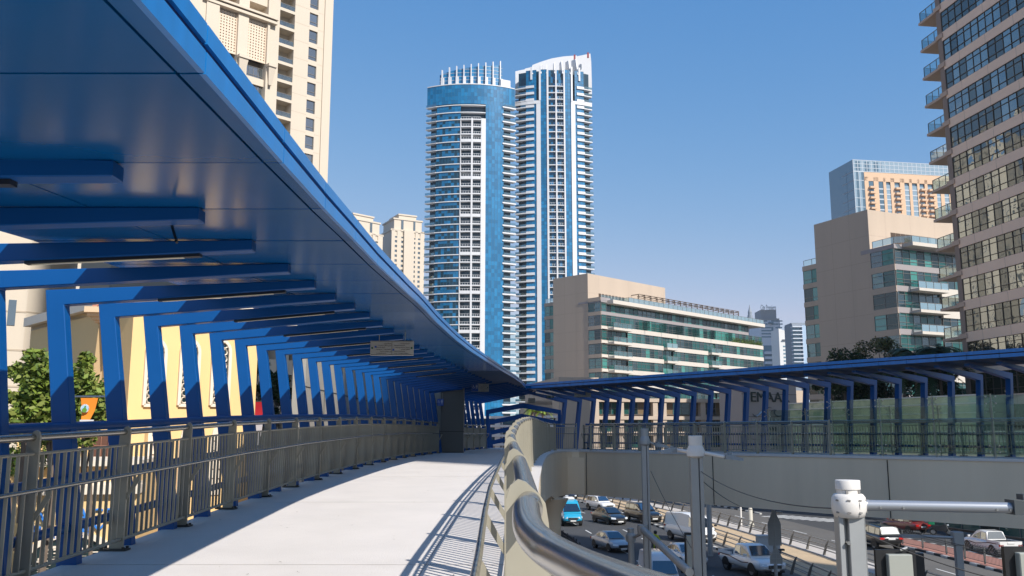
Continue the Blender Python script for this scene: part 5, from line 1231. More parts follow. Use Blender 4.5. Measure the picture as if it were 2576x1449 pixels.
# lower shop block by the left bottom
VP = Plane(at(300, 1300, 21), 75); vs_ = lambda u: VP.hit(u, 1300)[0]; vz = lambda v, u=220: VP.hit(u, v)[1]
vb = thing('village_shop', 'low yellow shop front with raised blue letters and a fanlight, seen down through the railing', 'shop', (-10, 21, G0))
g = MB(VP.xf); g.box(vs_(-80), vs_(345), -6, 0, G0, vz(1165)); g.build('wall', M_yel, vb)
g = MB(VP.xf); g.box(vs_(-80), vs_(350), -6.2, .28, vz(1172), vz(1158)); g.box(vs_(-80), vs_(348), -1, .18, vz(1243), vz(1220)); g.box(vs_(-80), vs_(346), -1, .12, vz(1220), vz(1212)); g.build('cornice', M_orn, vb)
M_lb = mat('blue_letters', (.03, .20, .62), .4)
text('VILLAGE', .42, fmat(VP.xf(vs_(96), .03, vz(1312)), VP.e), M_lb, vb, .05)
text('BAKERY', .42, fmat(VP.xf(vs_(82), .03, vz(1352)), VP.e), M_lb, vb, .05)
g = MB(VP.xf); cx, cz = vs_(185), vz(1437)
for k in range(5):
    a0 = math.pi*(k+.5)/5; c_ = (cx+.62*math.cos(a0), cz+.5*math.sin(a0))
    for j in range(10):
        q0 = j*.63; g.box(c_[0]+.03*math.cos(q0)-.01, c_[0]+.2*math.cos(q0), .0, .05, c_[1]+.12*math.sin(q0), c_[1]+.15*math.sin(q0)+.02)
for k in range(12):
    a0, a1 = math.pi*k/12, math.pi*(k+1)/12
    g.loft([[(cx+r_*math.cos(a0), n_, cz+r_*.8*math.sin(a0)) for r_, n_ in ((.95, 0), (1.1, 0), (1.1, .08), (.95, .08))], [(cx+r_*math.cos(a1), n_, cz+r_*.8*math.sin(a1)) for r_, n_ in ((.95, 0), (1.1, 0), (1.1, .08), (.95, .08))]])
g.build('fanlight', M_orn, vb)
g = MB(VP.xf); g.poly([(cx-.95, .01, cz-1.5), (cx+.95, .01, cz-1.5), (cx+.95, .01, cz)]+[(cx+.95*math.cos(math.pi*k/12), .01, cz+.76*math.sin(math.pi*k/12)) for k in range(1, 12)]+[(cx-.95, .01, cz)]); g.build('fanlight_glass', M_gl3, vb)
DP = Plane(at(300, 1150, 24.5), 75)
g = MB(DP.xf); ds = lambda u: DP.hit(u, 1150)[0]; dz_ = lambda v: DP.hit(250, v)[1]
g.box(ds(40), ds(360), -3, 0, G0, dz_(1074)); o = g.build('terrace_house', M_yel); tag(o, 'yellow terrace front with a tall brown shuttered window, behind the first blue legs', 'building')
g = MB(DP.xf); g.box(ds(233), ds(273), 0, .06, dz_(1172), dz_(1083)); w_ = g.build('shutter', mat('brown_shutter', (.09, .035, .02), .7)); w_.parent = o
g = MB(DP.xf)
for v in (1092, 1120, 1150): g.box(ds(235), ds(271), .06, .09, dz_(v+2), dz_(v))
for u in (233, 252, 271): g.box(ds(u), ds(u+2), .06, .1, dz_(1172), dz_(1083))
m_ = g.build('shutter_bars', mat('shutter_bar', (.22, .10, .06), .6)); m_.parent = w_
# cream tower base seen between the first blue legs
BP = Plane(at(150, 850, 62), 60)
bs = lambda u: BP.hit(u, 850)[0]; bz = lambda v: BP.hit(150, v)[1]
cb = thing('rounded_cream_block', 'cream facetted building base at far left, seen between the first blue frames', 'building', (-30, 62, G0))
g = MB(BP.xf); g.prism([(bs(-400), 0), (bs(60), 0), (bs(115), -.8), (bs(165), -2.6), (bs(200), -7), (bs(200), -30), (bs(-400), -30)], G0, 40); g.build('wall', M_cream, cb)
g = MB(BP.xf)
for v in (790, 885, 975): g.box(bs(-400), bs(60), 0, .03, bz(v)-.06, bz(v)+.06); g.loft([[(bs(60), 0, bz(v)-.06), (bs(60), .03, bz(v)+.06), (bs(60), 0, bz(v)+.06)], [(bs(115), -.8, bz(v)-.06), (bs(115), -.77, bz(v)+.06), (bs(115), -.8, bz(v)+.06)]])
g.build('wall_joint', MATS['render_joint'], cb)
m = MB(BP.xf); m.box(bs(14), bs(34), -.02, .05, bz(825), bz(762)); m.build('window', M_win, cb)
GP = Plane(at(190, 900, 70), 20, -1); g = MB(GP.xf); g.box(GP.hit(184, 900)[0], GP.hit(320, 900)[0]+0, -10, 0, G0, 60) if False else None
tag(MB().box(at(186, 900, 58).x, at(262, 900, 58).x, 58, 72, G0, 30).build('grey_wall_block', mat('grey_render', (.26, .24, .2), .85)), 'grey shaded wall block between the cream base and the corner house', 'building')
# white apartment block and rest behind the trees
WPn = Plane(at(700, 950, 70), 50); wsn = lambda u: WPn.hit(u, 950)[0]; wzn = lambda v: WPn.hit(700, v)[1]
wbk = thing('white_apartments', 'white apartment house with recessed dark balconies beyond the trees at left', 'apartment block', (WPn.o.x, WPn.o.y, G0))
g = MB(WPn.xf); g.box(wsn(610), wsn(900), -14, -2.5, G0, 8)
for k in range(5): z = G0+k*3.4; g.box(wsn(610), wsn(735), -2.5, 0, z, z+1.15)
for u in (612, 646, 695, 716): g.box(wsn(u), wsn(u+7), -2.5, .1, G0, 8)
g.box(wsn(735), wsn(900), -2.5, .1, G0, 8); g.build('wall', M_cream, wbk)
for k in range(5):
    m = MB(WPn.xf); z = G0+k*3.4
    for u in (625, 660, 703): m.box(wsn(u), wsn(u+12), -2.49, -2.4, z+1.2, z+3.1)
    m.build('window_row', M_win, wbk)
# ================================================================ OFF-FRAME TOWER whose shade falls on the bridge arm and the street
ph_ = Vector((-SH[1], SH[0], 0)).normalized(); hh_ = Vector((SH[0], SH[1], 0)).normalized()
off = thing('marina_tower', 'tan tower standing right of the view, whose shade covers the bridge arm and the street', 'tower', tuple(ph_*40+hh_*62)[:2]+(G0,))
g = MB(lambda a, b, c: (ph_.x*a+hh_.x*b, ph_.y*a+hh_.y*b, c)); g.box(15.0, 59, 60, 84, G0, 128); g.build('wall', M_tan, off)
for k in range(30):
    z = G0+4+4*k; m = MB(lambda a, b, c: (ph_.x*a+hh_.x*b, ph_.y*a+hh_.y*b, c)); m.box(17, 57, 59.8, 59.95, z, z+2.6); m.build('window_band', M_win, off)

cream_tower('unseen big cream tower at far left, added to show in the banded tower glass', 250, 690, 260, 260, 46, 1, 8)  # unseen towers, added to be mirrored in the banded tower's glass
cream_tower('unseen cream tower behind the big lattice tower, added for glass reflections', 560, 700, 420, 330, 46, 1, 9)
# ================================================================ STREET FURNITURE
M_pole = mat('grey_pole', (.33, .34, .34), .45, metal=.3, var=.05, vscale=2); M_cap = mat('white_pole_cap', (.68, .65, .61), .45, var=.03); M_sback = mat('sign_back', (.36, .39, .41), .5, metal=.1)
# big mast in front at right
mp_ = at(2137, 1300, 10.6)
mast = thing('tram_mast', 'big nearby catenary mast with a white bulbous head and steel side arm, at lower right', 'mast', (mp_.x, mp_.y, G0), 'catenary masts beside the tram track')
x, y = mp_.x, mp_.y
zc = at(2135, 1268, y).z; ztop_ = at(2137, 1218, y).z
g = MB(); g.box(x-.155, x-.095, y-.08, y+.08, G0, zc-.05); g.box(x-.05, x+.13, y-.1, y+.1, G0, zc-.05); g.box(x-.095, x-.05, y-.02, y+.06, G0, zc-.05); g.box(x+.14, x+.155, y-.06, y+.06, G0, zc-.1)
g.build('pole', M_pole, mast, bevel=.008)
g = MB(); rr_ = .19
g.lathe([(.14, -.15), (.165, -.14), (rr_, -.075), (rr_+.004, 0), (rr_-.006, .08), (.16, .112), (.145, .118)], (x, y, zc), 32); g.build('head', M_cap, mast, smooth=True, angle=50)
g = MB(); g.lathe([(.126, .118), (.126, .16), (.128, .162)], (x, y, zc), 32); g.lathe([(.134, .163), (.138, .167), (.138, .262), (.133, .27), (.05, .274)], (x, y, zc), 32); g.build('cap', M_cap, mast, smooth=True, angle=40)
g = MB()
for a in (-150, -110, -70, -30):
    ca, sa = math.cos(R(a)), math.sin(R(a))
    for dz_h in (.05, -.085):
        c_ = Vector((x+rr_*ca*1.0, y+rr_*sa*1.0, zc+dz_h)); t_ = Vector((-sa, ca, 0)); g.extr([c_-t_*.022-Vector((0, 0, .006)), c_+t_*.02-Vector((0, 0, .011)), c_+t_*.024+Vector((0, 0, .006)), c_-t_*.014+Vector((0, 0, .012))], Vector((ca, sa, 0))*.004)
g.lathe([(.155, .15), (.155, .2)], (x, y, zc-.005), 32) if False else None
g.box(x-.07, x-.045, y-.13, y-.115, zc+.12, zc+.16); g.box(x+.075, x+.1, y-.11, y-.09, zc+.12, zc+.16)
g.extr([(x+.045, y-.17, zc-.13), (x+.052, y-.17, zc-.13), (x+.058, y-.192, zc), (x+.05, y-.17, zc+.09), (x+.043, y-.17, zc+.09), (x+.05, y-.192, zc)], (0, .02, 0))
g.build('slot', mat('recess_shade', (.22, .21, .2), .7), mast)  # grey plates paint in the shade of recesses that are not cut
e0, e1 = Vector((x+.2, y-.02, zc-.012)), at(2545, 1277.5, y-.3)
g = MB(); g.tube([Vector((x+.14, y, zc-.012)), e0+Vector((.03, 0, 0))], .075, 20, r2=.062); g.tube([e0, e1], .06, 20); g.build('arm', mat('arm_steel', (.42, .44, .47), .3, metal=.6), mast, smooth=True, angle=40)
for t_ in (.08, .24, .88, .97): c_ = e0.lerp(e1, t_); MB().tube([c_+Vector((0, -.075, -.02)), c_+Vector((0, -.05, -.02))], .014, 8).build('bolt', M_steel, mast)
for z_ in (-.42, -1.35, -1.62): MB().tube([(x-.07, y-.13, zc+z_*1), (x-.07, y-.06, zc+z_*1)], .022, 8).build('bolt', M_steel, mast)
g = MB(); c_ = e1; g.extr([c_+Vector(v_) for v_ in ((-.02, -.1, .09), (.28, -.1, .05), (.32, -.1, -.02), (.3, -.1, -.07), (-.02, -.1, -.07))], (0, .2, 0)); g.box(c_.x+.1, c_.x+.3, c_.y-.07, c_.y+.07, c_.z+.09, c_.z+.15)
g.build('lamp_head', mat('dark_lamp', (.05, .06, .065), .5), mast)
# the two slimmer masts
def slim(u, v, Y, w_, label, arms, group='catenary masts beside the tram track', clampv=None):
    p = at(u, v, Y); t = thing('tram_mast', label, 'mast', (p.x, p.y, G0), group); x, y, z = p
    g = MB(); g.box(x-w_*.5, x+w_*.12, y-w_*.4, y+w_*.4, G0, z); g.box(x+w_*.2, x+w_*.5, y-w_*.35, y+w_*.35, G0, z); g.box(x+w_*.12, x+w_*.2, y-w_*.1, y+w_*.3, G0, z); g.build('pole', M_pole, t, bevel=.006)
    g = MB(); g.lathe([(w_*.5, -.1), (w_*.72, -.06), (w_*.74, .06), (w_*.55, .16)], (x, y, z), 16); g.lathe([(w_*.55, .16), (w_*.56, .36), (w_*.5, .37)], (x, y, z), 16); g.build('head', M_cap if w_ > .25 else M_pole, t, smooth=True, angle=40)
    for dx, dy, dz in arms:
        e = Vector((x+dx, y+dy, z+dz)); s_ = 1 if dx > 0 else -1
        g = MB(); g.tube([Vector((x+s_*.1, y, z+.02)), e], w_*.16, 10, r2=w_*.13); g.build('arm', M_pole if w_ < .25 else M_cap, t, smooth=True, angle=40)
        g = MB(); g.loft([[tuple(e+Vector(v_)) for v_ in ((0, -.08, -.05), (0, .08, -.05), (0, .07, .05), (0, -.07, .05))], [tuple(e+Vector((s_*.14, 0, 0))+Vector(v_)) for v_ in ((0, -.15, -.06), (0, .15, -.06), (0, .12, .04), (0, -.12, .04))], [tuple(e+Vector((s_*.36, 0, -.02))+Vector(v_)) for v_ in ((0, -.13, -.06), (0, .13, -.06), (0, .12, -.01), (0, -.12, -.01))]]); g.tube([e+Vector((s_*.1, 0, .03)), e+Vector((s_*.1, 0, .09))], .045, 10); o = g.build('lamp_head', mat('grey_lamp', (.25, .27, .28), .5), t)
    return t, p
tA, pA = slim(1750, 1140, 19.5, .265, 'middle catenary mast with two lamp arms and a white collar', [(-.32, .5, .06), (.55, -.3, -.07)])
tB, pB = slim(1622, 1112, 25.5, .20, 'slim grey mast left of the middle mast, with one short lamp arm', [(.28, 0, -.08)])
g = MB(); a, b = at(1618, 1333, 25.3), at(1735, 1440, 19.2); g.tube([a, b], .09, 12); g.lathe([(.14, -.12), (.15, 0), (.14, .12)], (a.x, a.y+.1, a.z), 14); g.build('cross_arm', M_pole, tB, smooth=True, angle=40)
pC = at(1587, 1345, 27); t = thing('short_post', 'short grey post tied to the slim mast by a thin arm', 'post', (pC.x, pC.y, G0))
g = MB(); g.tube([(pC.x, pC.y, G0), (pC.x, pC.y, pC.z)], .09, 12); g.build('pole', M_pole, t, smooth=True); g = MB(); g.lathe([(.13, -.2), (.15, -.05), (.13, .02), (.1, .05), (.1, .18)], tuple(pC), 12); g.build('head', M_pole, t, smooth=True, angle=40)
g = MB(); g.tube([pC+Vector((.1, 0, -.07)), at(1612, 1343, 25.6)], .045, 8); g.build('arm', M_pole, t, smooth=True)
def wire(pts, label, r=.008):
    P_ = []
    for a, b in zip(pts, pts[1:]):
        a, b = Vector(a), Vector(b); L = (b-a).length
        for i in range(12): t_ = i/12; P_.append(a.lerp(b, t_)+Vector((0, 0, -L*.02*4*t_*(1-t_))))
    P_.append(Vector(pts[-1])); tag(MB().tube(P_, r, 5).build('catenary_wire', mat('wire_dark', (.06, .055, .05), .5, metal=.4)), label, 'wire', 'thin wires between the masts')
pm = Vector((mp_.x, mp_.y, zc-.05))
wire([at(1762, 1185, 19.5), at(2095, 1279, 11)], 'upper thin wire from the middle mast to the big near mast')
wire([at(1762, 1205, 19.5), at(1925, 1282, 30)], 'lower thin wire from the middle mast down towards the sign post')
wire([at(1637, 1185, 25.5), at(1760, 1412, 21)], 'faint guy wire falling beside the slim mast')
wire([at(2150, 1330, 11), at(2500, 1455, 12)], 'thin wire crossing behind the big mast at lower right')
wire([at(2140, 1285, 30), at(2576, 1400, 22)], 'long thin wire running right above the red pavement')
# pole lamp on the right with bracket arm
pD = at(2408, 1348, 26); t = thing('lamp_post', 'grey square lamp post at right with a lamp arm pointing left over the fence', 'lamp post', (pD.x, pD.y, G0))
g = MB(); g.box(pD.x-.09, pD.x+.09, pD.y-.08, pD.y+.08, G0, pD.z-.1); g.build('pole', M_pole, t); g = MB(); g.box(pD.x-.14, pD.x+.14, pD.y-.12, pD.y+.12, pD.z-.25, pD.z+.12); g.build('head', M_pole, t, bevel=.02)
g = MB(); g.tube([pD+Vector((-.1, 0, -.05)), pD+Vector((-.9, .2, -.03))], .04, 8); g.build('arm', M_pole, t); g = MB(); g.box(pD.x-1.5, pD.x-.85, pD.y+.1, pD.y+.3, pD.z-.07, pD.z); g.build('lamp_head', MATS['grey_lamp'], t)
# traffic signals near the bottom right
def signal(u0, v0, Y, W, H, label, split):
    p = at(u0, v0, Y); t = thing('traffic_signal', label, 'traffic signal', (p.x+W/2, p.y, G0), 'traffic signals seen from behind')
    g = MB(); g.box(p.x, p.x+W*split, p.y, p.y+.04, p.z-H, p.z); g.box(p.x+W*.85, p.x+W, p.y, p.y+.04, p.z-H, p.z-.0); g.box(p.x, p.x+W, p.y+.04, p.y+.07, p.z-H, p.z); g.build('backboard', M_black, t)
    g = MB(); g.box(p.x+W*split, p.x+W*.85, p.y-.1, p.y+.03, p.z-H, p.z-.06); g.build('housing', mat('signal_housing', (.33, .34, .30), .5), t, bevel=.01)
    g = MB(); g.tube([(p.x+W*.6, p.y-.03, p.z), (p.x+W*.78, p.y-.03, p.z+.03)], .02, 6); g.build('bracket', M_steel, t)
    g = MB(); g.tube([(p.x+W/2, p.y+.2, G0), (p.x+W/2, p.y+.2, p.z-H*.2)], .06, 8); g.build('pole', M_pole, t)
signal(2202, 1383, 14, .60, 1.1, 'traffic signal seen from behind with a cream housing, right of the big mast', .25)
signal(2525, 1376, 11, .62, 1.1, 'traffic signal seen from behind, cut off at the bottom right corner', .20)
signal(1722, 1340, 23, .38, 1.35, 'narrow traffic signal box from behind, just left of the middle mast', .08)
p = at(2310, 1393, 20); t = thing('traffic_signal', 'black traffic signal seen from the side, between the white housings at lower right', 'traffic signal', (p.x, p.y, G0))
g = MB(); g.box(p.x-.06, p.x+.12, p.y, p.y+.25, p.z-.85, p.z); g.build('housing', M_black, t)
for k in range(3): g = MB(); g.tube([(p.x-.06, p.y+.1, p.z-.15-.26*k), (p.x-.2, p.y+.1, p.z-.17-.26*k)], .1, 10); g.build('visor', M_black, t, smooth=True)
g = MB(); g.tube([(p.x+.15, p.y+.2, G0), (p.x+.15, p.y+.2, p.z)], .05, 8); g.build('pole', M_pole, t)
# street name / warning signs seen from behind
p = at(1945, 1283, 37); t = thing('sign_post', 'post with two traffic signs seen from behind, a house shape above a triangle', 'sign', (p.x, p.y, G0)); k = 37/F
g = MB(); g.tube([(p.x, p.y, G0), (p.x, p.y, p.z)], .07, 8); g.build('pole', M_sback, t)
g = MB(); g.extr([(p.x+a*k, p.y-.06, p.z-b*k) for a, b in ((-2, -1), (2, -1), (16, 32), (16, 84), (-16, 84), (-16, 32))], (0, .03, 0)); g.build('plate', M_sback, t)
g = MB(); g.extr([(p.x+a*k, p.y-.06, p.z-b*k) for a, b in ((0, 86), (3, 88), (16, 112), (16, 127), (-14, 127), (-14, 112))], (0, .03, 0)); g.build('plate', M_sback, t)
g = MB()
for v_ in (22, 34, 66, 104, 116): g.box(p.x-14*k, p.x+14*k, p.y-.09, p.y-.06, p.z-v_*k, p.z-(v_-2)*k)
g.build('brace', M_sback, t)
for v_, dx in ((4, 8), (92, 10)): g = MB(); g.box(p.x+dx*k, p.x+(dx+12)*k, p.y-.1, p.y+.1, p.z-(v_+4)*k, p.z-v_*k); g.build('camera', M_cap if v_ < 10 else M_black, t)
p = at(1887, 1275, 92.5); t = thing('bollard_post', 'pale round post standing on the far side of the tram track', 'post', (p.x, p.y, G0)); g = MB(); g.lathe([(.4, -(p.z-G0)), (.22, -(p.z-G0)+.4), (.22, -.2), (.1, 0)], tuple(p), 14); g.build('post', mat('beige_post', (.5, .47, .4), .6), t, smooth=True)
p = at(1863, 1273, 90); t = thing('thin_post', 'very thin pale rod just left of the pale round post', 'post', (p.x, p.y, G0)); g = MB(); g.tube([(p.x, p.y, G0), tuple(p)], .09, 8); g.build('rod', M_cap, t)
p = at(1783, 1265, 70); t = thing('grey_post', 'plain grey post right behind the middle mast', 'post', (p.x, p.y, G0)); g = MB(); g.tube([(p.x, p.y, G0), (p.x, p.y, G0+5)], .2, 10); g.tube([(p.x, p.y, G0+5), (p.x, p.y, -3)], .15, 10); g.build('pole', M_pole, t, smooth=True)
p = at(1938, 1355, 66.5); c_ = atz(1938, 1425, G0+.14); t = thing('utility_cabinet', 'pale grey utility cabinet beside the tram track, in front of the sign post', 'cabinet', (c_.x, c_.y, G0)); 
g = MB(); g.box(c_.x-.75, c_.x+.75, c_.y, c_.y+.7, G0+.1, G0+2.1); g.build('body', mat('cabinet_grey', (.42, .43, .43), .5), t, bevel=.02); g = MB(); g.box(c_.x-.8, c_.x+.8, c_.y-.05, c_.y+.75, G0+2.1, G0+2.18); g.build('lid', MATS['cabinet_grey'], t)
# guard rails along the tram track (three bars on curved posts)
M_gr = mat('guard_rail_steel', (.34, .31, .27), .4, metal=.4)
def guard(o_, y0, y1, label, lean):
    c = koff(y0, o_); t = thing('guard_rail', label, 'guard rail', (c.x, c.y, G0), 'guard rails along the tram track')
    for h, dx in ((.42, .06), (.72, .0), (1.05, -.05)):
        P_ = [koff(y0+(y1-y0)*i/24, o_+lean*dx*2)+Vector((0, 0, G0+.1+h)) for i in range(25)]
        MB().tube(P_, .055 if h > 1 else .045, 6).build('rail_bar', M_gr, t, smooth=True)
    y = y0; 
    while y <= y1:
        p = koff(y, o_); tv = (koff(y+.1, o_)-koff(y-.1, o_)).normalized(); n = Vector((tv.y, -tv.x, 0))*lean
        g = MB(); g.extr([p+n*r+Vector((0, 0, G0+.1+h))-tv*.03 for r, h in ((.22, 0), (.10, .45), (-.02, .9), (-.14, 1.12), (-.06, 1.15), (.12, .9), (.30, .4), (.42, 0))], tv*.06); g.build('post', mat('guard_post', (.13, .12, .105), .5, metal=.2), t); y += 3.0
    return t
guard(1.3, 42, 150, 'three-bar guard rail between the near road and the tram track', -1)
guard(6.9, 42, 150, 'three-bar guard rail on the far side of the tram track', -1)
# pedestrian fences with outward bent tops
def fence(pts, label, col, tilt):
    c = pts[0]; t = thing('pedestrian_fence', label, 'fence', (c.x, c.y, G0), 'dark pedestrian fences with bent bars'); L = 0
    for a, b in zip(pts, pts[1:]):
        d_ = b-a; n = Vector((d_.y, -d_.x, 0)).normalized()*tilt; N = max(2, int(d_.length/.16)); g = MB()
        for z in (.15, .82): g.tube([a+Vector((0, 0, G0+.1+z)), b+Vector((0, 0, G0+.1+z))], .022, 5)
        for i in range(1, N):
            p = a.lerp(b, i/N); g.tube([p+Vector((0, 0, G0+.25)), p+Vector((0, 0, G0+1.0)), p+n*.28+Vector((0, 0, G0+1.32))+d_.normalized()*.08*(1 if i % 2 else -1)], .013, 4)
        g.build('bar_panel', col, t)
        g = MB(); g.box(a.x-.045, a.x+.045, a.y-.045, a.y+.045, G0+.05, G0+1.25); g.build('post', col, t)
    return t
M_fd = mat('fence_dark', (.035, .035, .035), .5); M_fg = mat('fence_grey', (.10, .11, .11), .5, metal=.3)
fence([koff(y, -11.7) for y in [54.5+2.3*i for i in range(24)]], 'black pedestrian fence along the left edge of the near road', M_fd, -1)
fence([koff(y, 16.1) for y in [46+2.6*i for i in range(16)]], 'grey pedestrian fence with bent bars on the red pavement', M_fg, 1)
# ================================================================ VEHICLES
M_tyre = mat('tyre', (.015, .015, .015), .8); M_rim = mat('alloy_rim', (.30, .31, .32), .3, metal=.8); M_cg2 = glassmat('car_glass', (.008, .012, .016), .03, .32); M_chrome = mat('chrome', (.6, .6, .6), .15, metal=1)
M_hl = mat('headlight', (.55, .58, .6), .1, coat=1); M_tl = mat('tail_light', (.45, .01, .01), .2, coat=1); M_plate = mat('number_plate', (.6, .6, .58), .5)
def paint(n, c): return mat('paint_'+n, c, .35, coat=1., coat_rough=.03, spec=.5)
SH_ = dict(
 sedan=dict(L=4.6, W=1.8, z0=.22, wb=(-1.4, 1.35), wr=.32,
   low=[(-2.3, .62, .78, .74), (-2.22, .95, .84, .34), (-1.5, 1.0, .90, .22), (-.9, .98, .90, .2), (.8, .95, .90, .2), (1.4, .86, .88, .22), (2.0, .74, .82, .26), (2.3, .55, .68, .4)],
   cab=[(-1.75, .99, .66, .99), (-1.15, 1.38, .60, 1.0), (-.4, 1.46, .60, .98), (.25, 1.42, .60, .97), (1.15, .92, .70, .93)]),
 suv=dict(L=4.7, W=1.9, z0=.3, wb=(-1.4, 1.42), wr=.38,
   low=[(-2.32, .85, .84, .7), (-2.25, 1.08, .90, .4), (-1.4, 1.12, .94, .3), (.8, 1.1, .94, .28), (1.5, 1.05, .92, .3), (2.1, .95, .88, .34), (2.35, .7, .76, .5)],
   cab=[(-2.2, 1.1, .74, 1.12), (-1.95, 1.68, .66, 1.1), (-.5, 1.76, .66, 1.1), (.3, 1.72, .66, 1.1), (1.05, 1.1, .76, 1.08)]),
 pickup=dict(L=5.3, W=1.86, z0=.36, wb=(-1.65, 1.5), wr=.39,
   low=[(-2.65, 1.02, .86, .55), (-2.6, 1.06, .90, .42), (-1.4, 1.08, .92, .34), (.8, 1.1, .92, .32), (1.7, 1.08, .90, .34), (2.35, 1.0, .86, .4), (2.65, .75, .76, .55)],
   cab=[(-.95, 1.1, .76, 1.1), (-.75, 1.72, .66, 1.1), (.1, 1.78, .66, 1.1), (.55, 1.72, .66, 1.08), (1.3, 1.12, .76, 1.08)]),
 van=dict(L=5.5, W=1.95, z0=.34, wb=(-1.7, 1.75), wr=.36,
   low=[(-2.72, 1.2, .90, .5), (-2.65, 1.3, .95, .36), (-1.0, 1.32, .97, .32), (1.2, 1.28, .97, .32), (2.0, 1.2, .94, .34), (2.5, 1.05, .9, .38), (2.75, .75, .8, .5)],
   cab=[(-2.66, 1.28, .86, 1.28), (-2.6, 2.2, .74, 1.28), (-.2, 2.32, .72, 1.28), (1.0, 2.25, .72, 1.26), (1.35, 2.0, .74, 1.2), (2.3, 1.22, .82, 1.15)]))
def ringlow(x, zt, hw, zb, z0):
    w_ = hw
    return [(x, -w_*.86, zb), (x, -w_, zb+(zt-zb)*.25), (x, -w_*1.0, zb+(zt-zb)*.7), (x, -w_*.9, zt*.985), (x, -w_*.55, zt+.02), (x, w_*.55, zt+.02), (x, w_*.9, zt*.985), (x, w_, zb+(zt-zb)*.7), (x, w_, zb+(zt-zb)*.25), (x, w_*.86, zb)]
def make_car(kind, color, label, loc, rz, hood=None, group='cars and vans on the road', front_dark=False, cat=None, stripe=None, roofbox=False, topcol=None, scale=1., vanwin=True):
    s = SH_[kind]; t = thing('parked_car' if False else {'van': 'van', 'pickup': 'pickup_truck'}.get(kind, 'car'), label, cat or {'van': 'van', 'pickup': 'pickup truck'}.get(kind, 'car'), loc, group, rz, local=True); t.scale = (scale,)*3
    ORG[t.name] = Vector((0, 0, 0))
    g = MB(); g.loft([ringlow(x, zt, hw, zb, s['z0']) for x, zt, hw, zb in s['low']]); body = g.build('body', color, t, smooth=True, angle=40, subsurf=1)
    # cabin: roof skin plus glass band
    g = MB(); rg = []
    for x, z, hw, zb in s['cab']: rg.append([(x, -hw*1.12 if z > zb+.1 else -hw, zb-.04), (x, -hw*1.0, z-.06 if z > zb+.1 else zb), (x, -hw*.8, z), (x, hw*.8, z), (x, hw, z-.06 if z > zb+.1 else zb), (x, hw*1.12 if z > zb+.1 else hw, zb-.04)])
    g.loft(rg); cab = g.build('cabin', topcol or color, t, smooth=True, angle=35)
    # windscreen, rear screen and side windows, slightly proud of the cabin
    c = s['cab']; (xa, za, wa_, ba_), (xb, zb, wb_, bb_) = c[-2], c[-1]
    g = MB(); e = .012
    def quadscreen(xa, za, wa_, xb, zb, wb_, sgn):
        f = lambda x, y, z: (x+e*sgn*1.2, y, z+e)
        a = .06
        g.poly([f(xa+(xb-xa)*a, -wa_*.80, za+(zb-za)*a), f(xa+(xb-xa)*a, wa_*.80, za+(zb-za)*a), f(xb+(xa-xb)*.06, wb_*.93, zb+(za-zb)*.08+.02), f(xb+(xa-xb)*.06, -wb_*.93, zb+(za-zb)*.08+.02)])
    quadscreen(xa, za, wa_, xb, zb+.02, wb_, 1); g.build('windscreen', M_cg2, t)
    g = MB(); (xr, zr, wr_, br), (xr2, zr2, wr2, br2) = c[0], c[1]
    quadscreen(xr2, zr2, wr2, xr, zr+.02, wr_, -1)
    if kind != 'van': g.build('rear_window', M_cg2, t)
    for sy in (-1, 1):
        g = MB(); n = len(c)
        if kind == 'van': seg = [(.6, 1.0)]+([(1.05, 1.9)]) if vanwin else [(1.05, 1.9)]
        elif kind == 'pickup': seg = [(-.72, -.12), (-.02, .95)]
        elif kind == 'suv': seg = [(-1.95, -1.35), (-1.25, -.35), (-.27, .75)]
        else: seg = [(-1.35, -.75), (-.67, -.02), (.05, .82)]
        def ztop(x):
            for (x0, z0_, *_), (x1, z1_, *_) in zip(c, c[1:]):
                if x0 <= x <= x1: return z0_+(z1_-z0_)*(x-x0)/(x1-x0)
            return c[-1][1]
        base = c[2][3]+.03
        for a, b in seg:
            wv = c[2][2]
            def pt(x, z, base=base): k_ = (z-base)/(c[2][1]-.06-base+.001); return (x, sy*(wv*1.115-(wv*.115)*k_+.012), z)
            ta, tb = min(ztop(a)-.13, c[2][1]-.12), min(ztop(b)-.13, c[2][1]-.12)
            g.poly([pt(a, base), pt(b, base), pt(b-(.0 if tb > base+.2 else .0), max(base+.04, tb)), pt(a, max(base+.04, ta))])
        g.build('side_window', M_cg2, t)
    # wheels
    for wx in s['wb']:
        for sy in (-1, 1):
            y0 = sy*(s['W']/2-.16); g = MB(); g.tube([(wx, y0-sy*.08, s['wr']), (wx, y0+sy*.14, s['wr'])], s['wr'], 18); wh_ = g.build('wheel', M_tyre, t, smooth=True, angle=40)
            g = MB(); g.tube([(wx, y0+sy*.14, s['wr']), (wx, y0+sy*.152, s['wr'])], s['wr']*.64, 14); g.build('rim', M_rim, wh_)
            g = MB(); N = 14; g.poly([(wx+(s['wr']+.07)*math.cos(math.pi*i/N), sy*(s['W']/2+.012)*.985, s['wr']+(s['wr']+.07)*math.sin(math.pi*i/N)) for i in range(N+1)]+[(wx-(s['wr']+.07), sy*(s['W']/2+.012)*.985, s['z0']-.02), (wx+(s['wr']+.07), sy*(s['W']/2+.012)*.985, s['z0']-.02)]); g.build('wheel_arch', M_black, t)
    fx_, rx_ = s['low'][-1][0], s['low'][0][0]; zh = s['low'][-1][1]; wf = s['low'][-2][2]
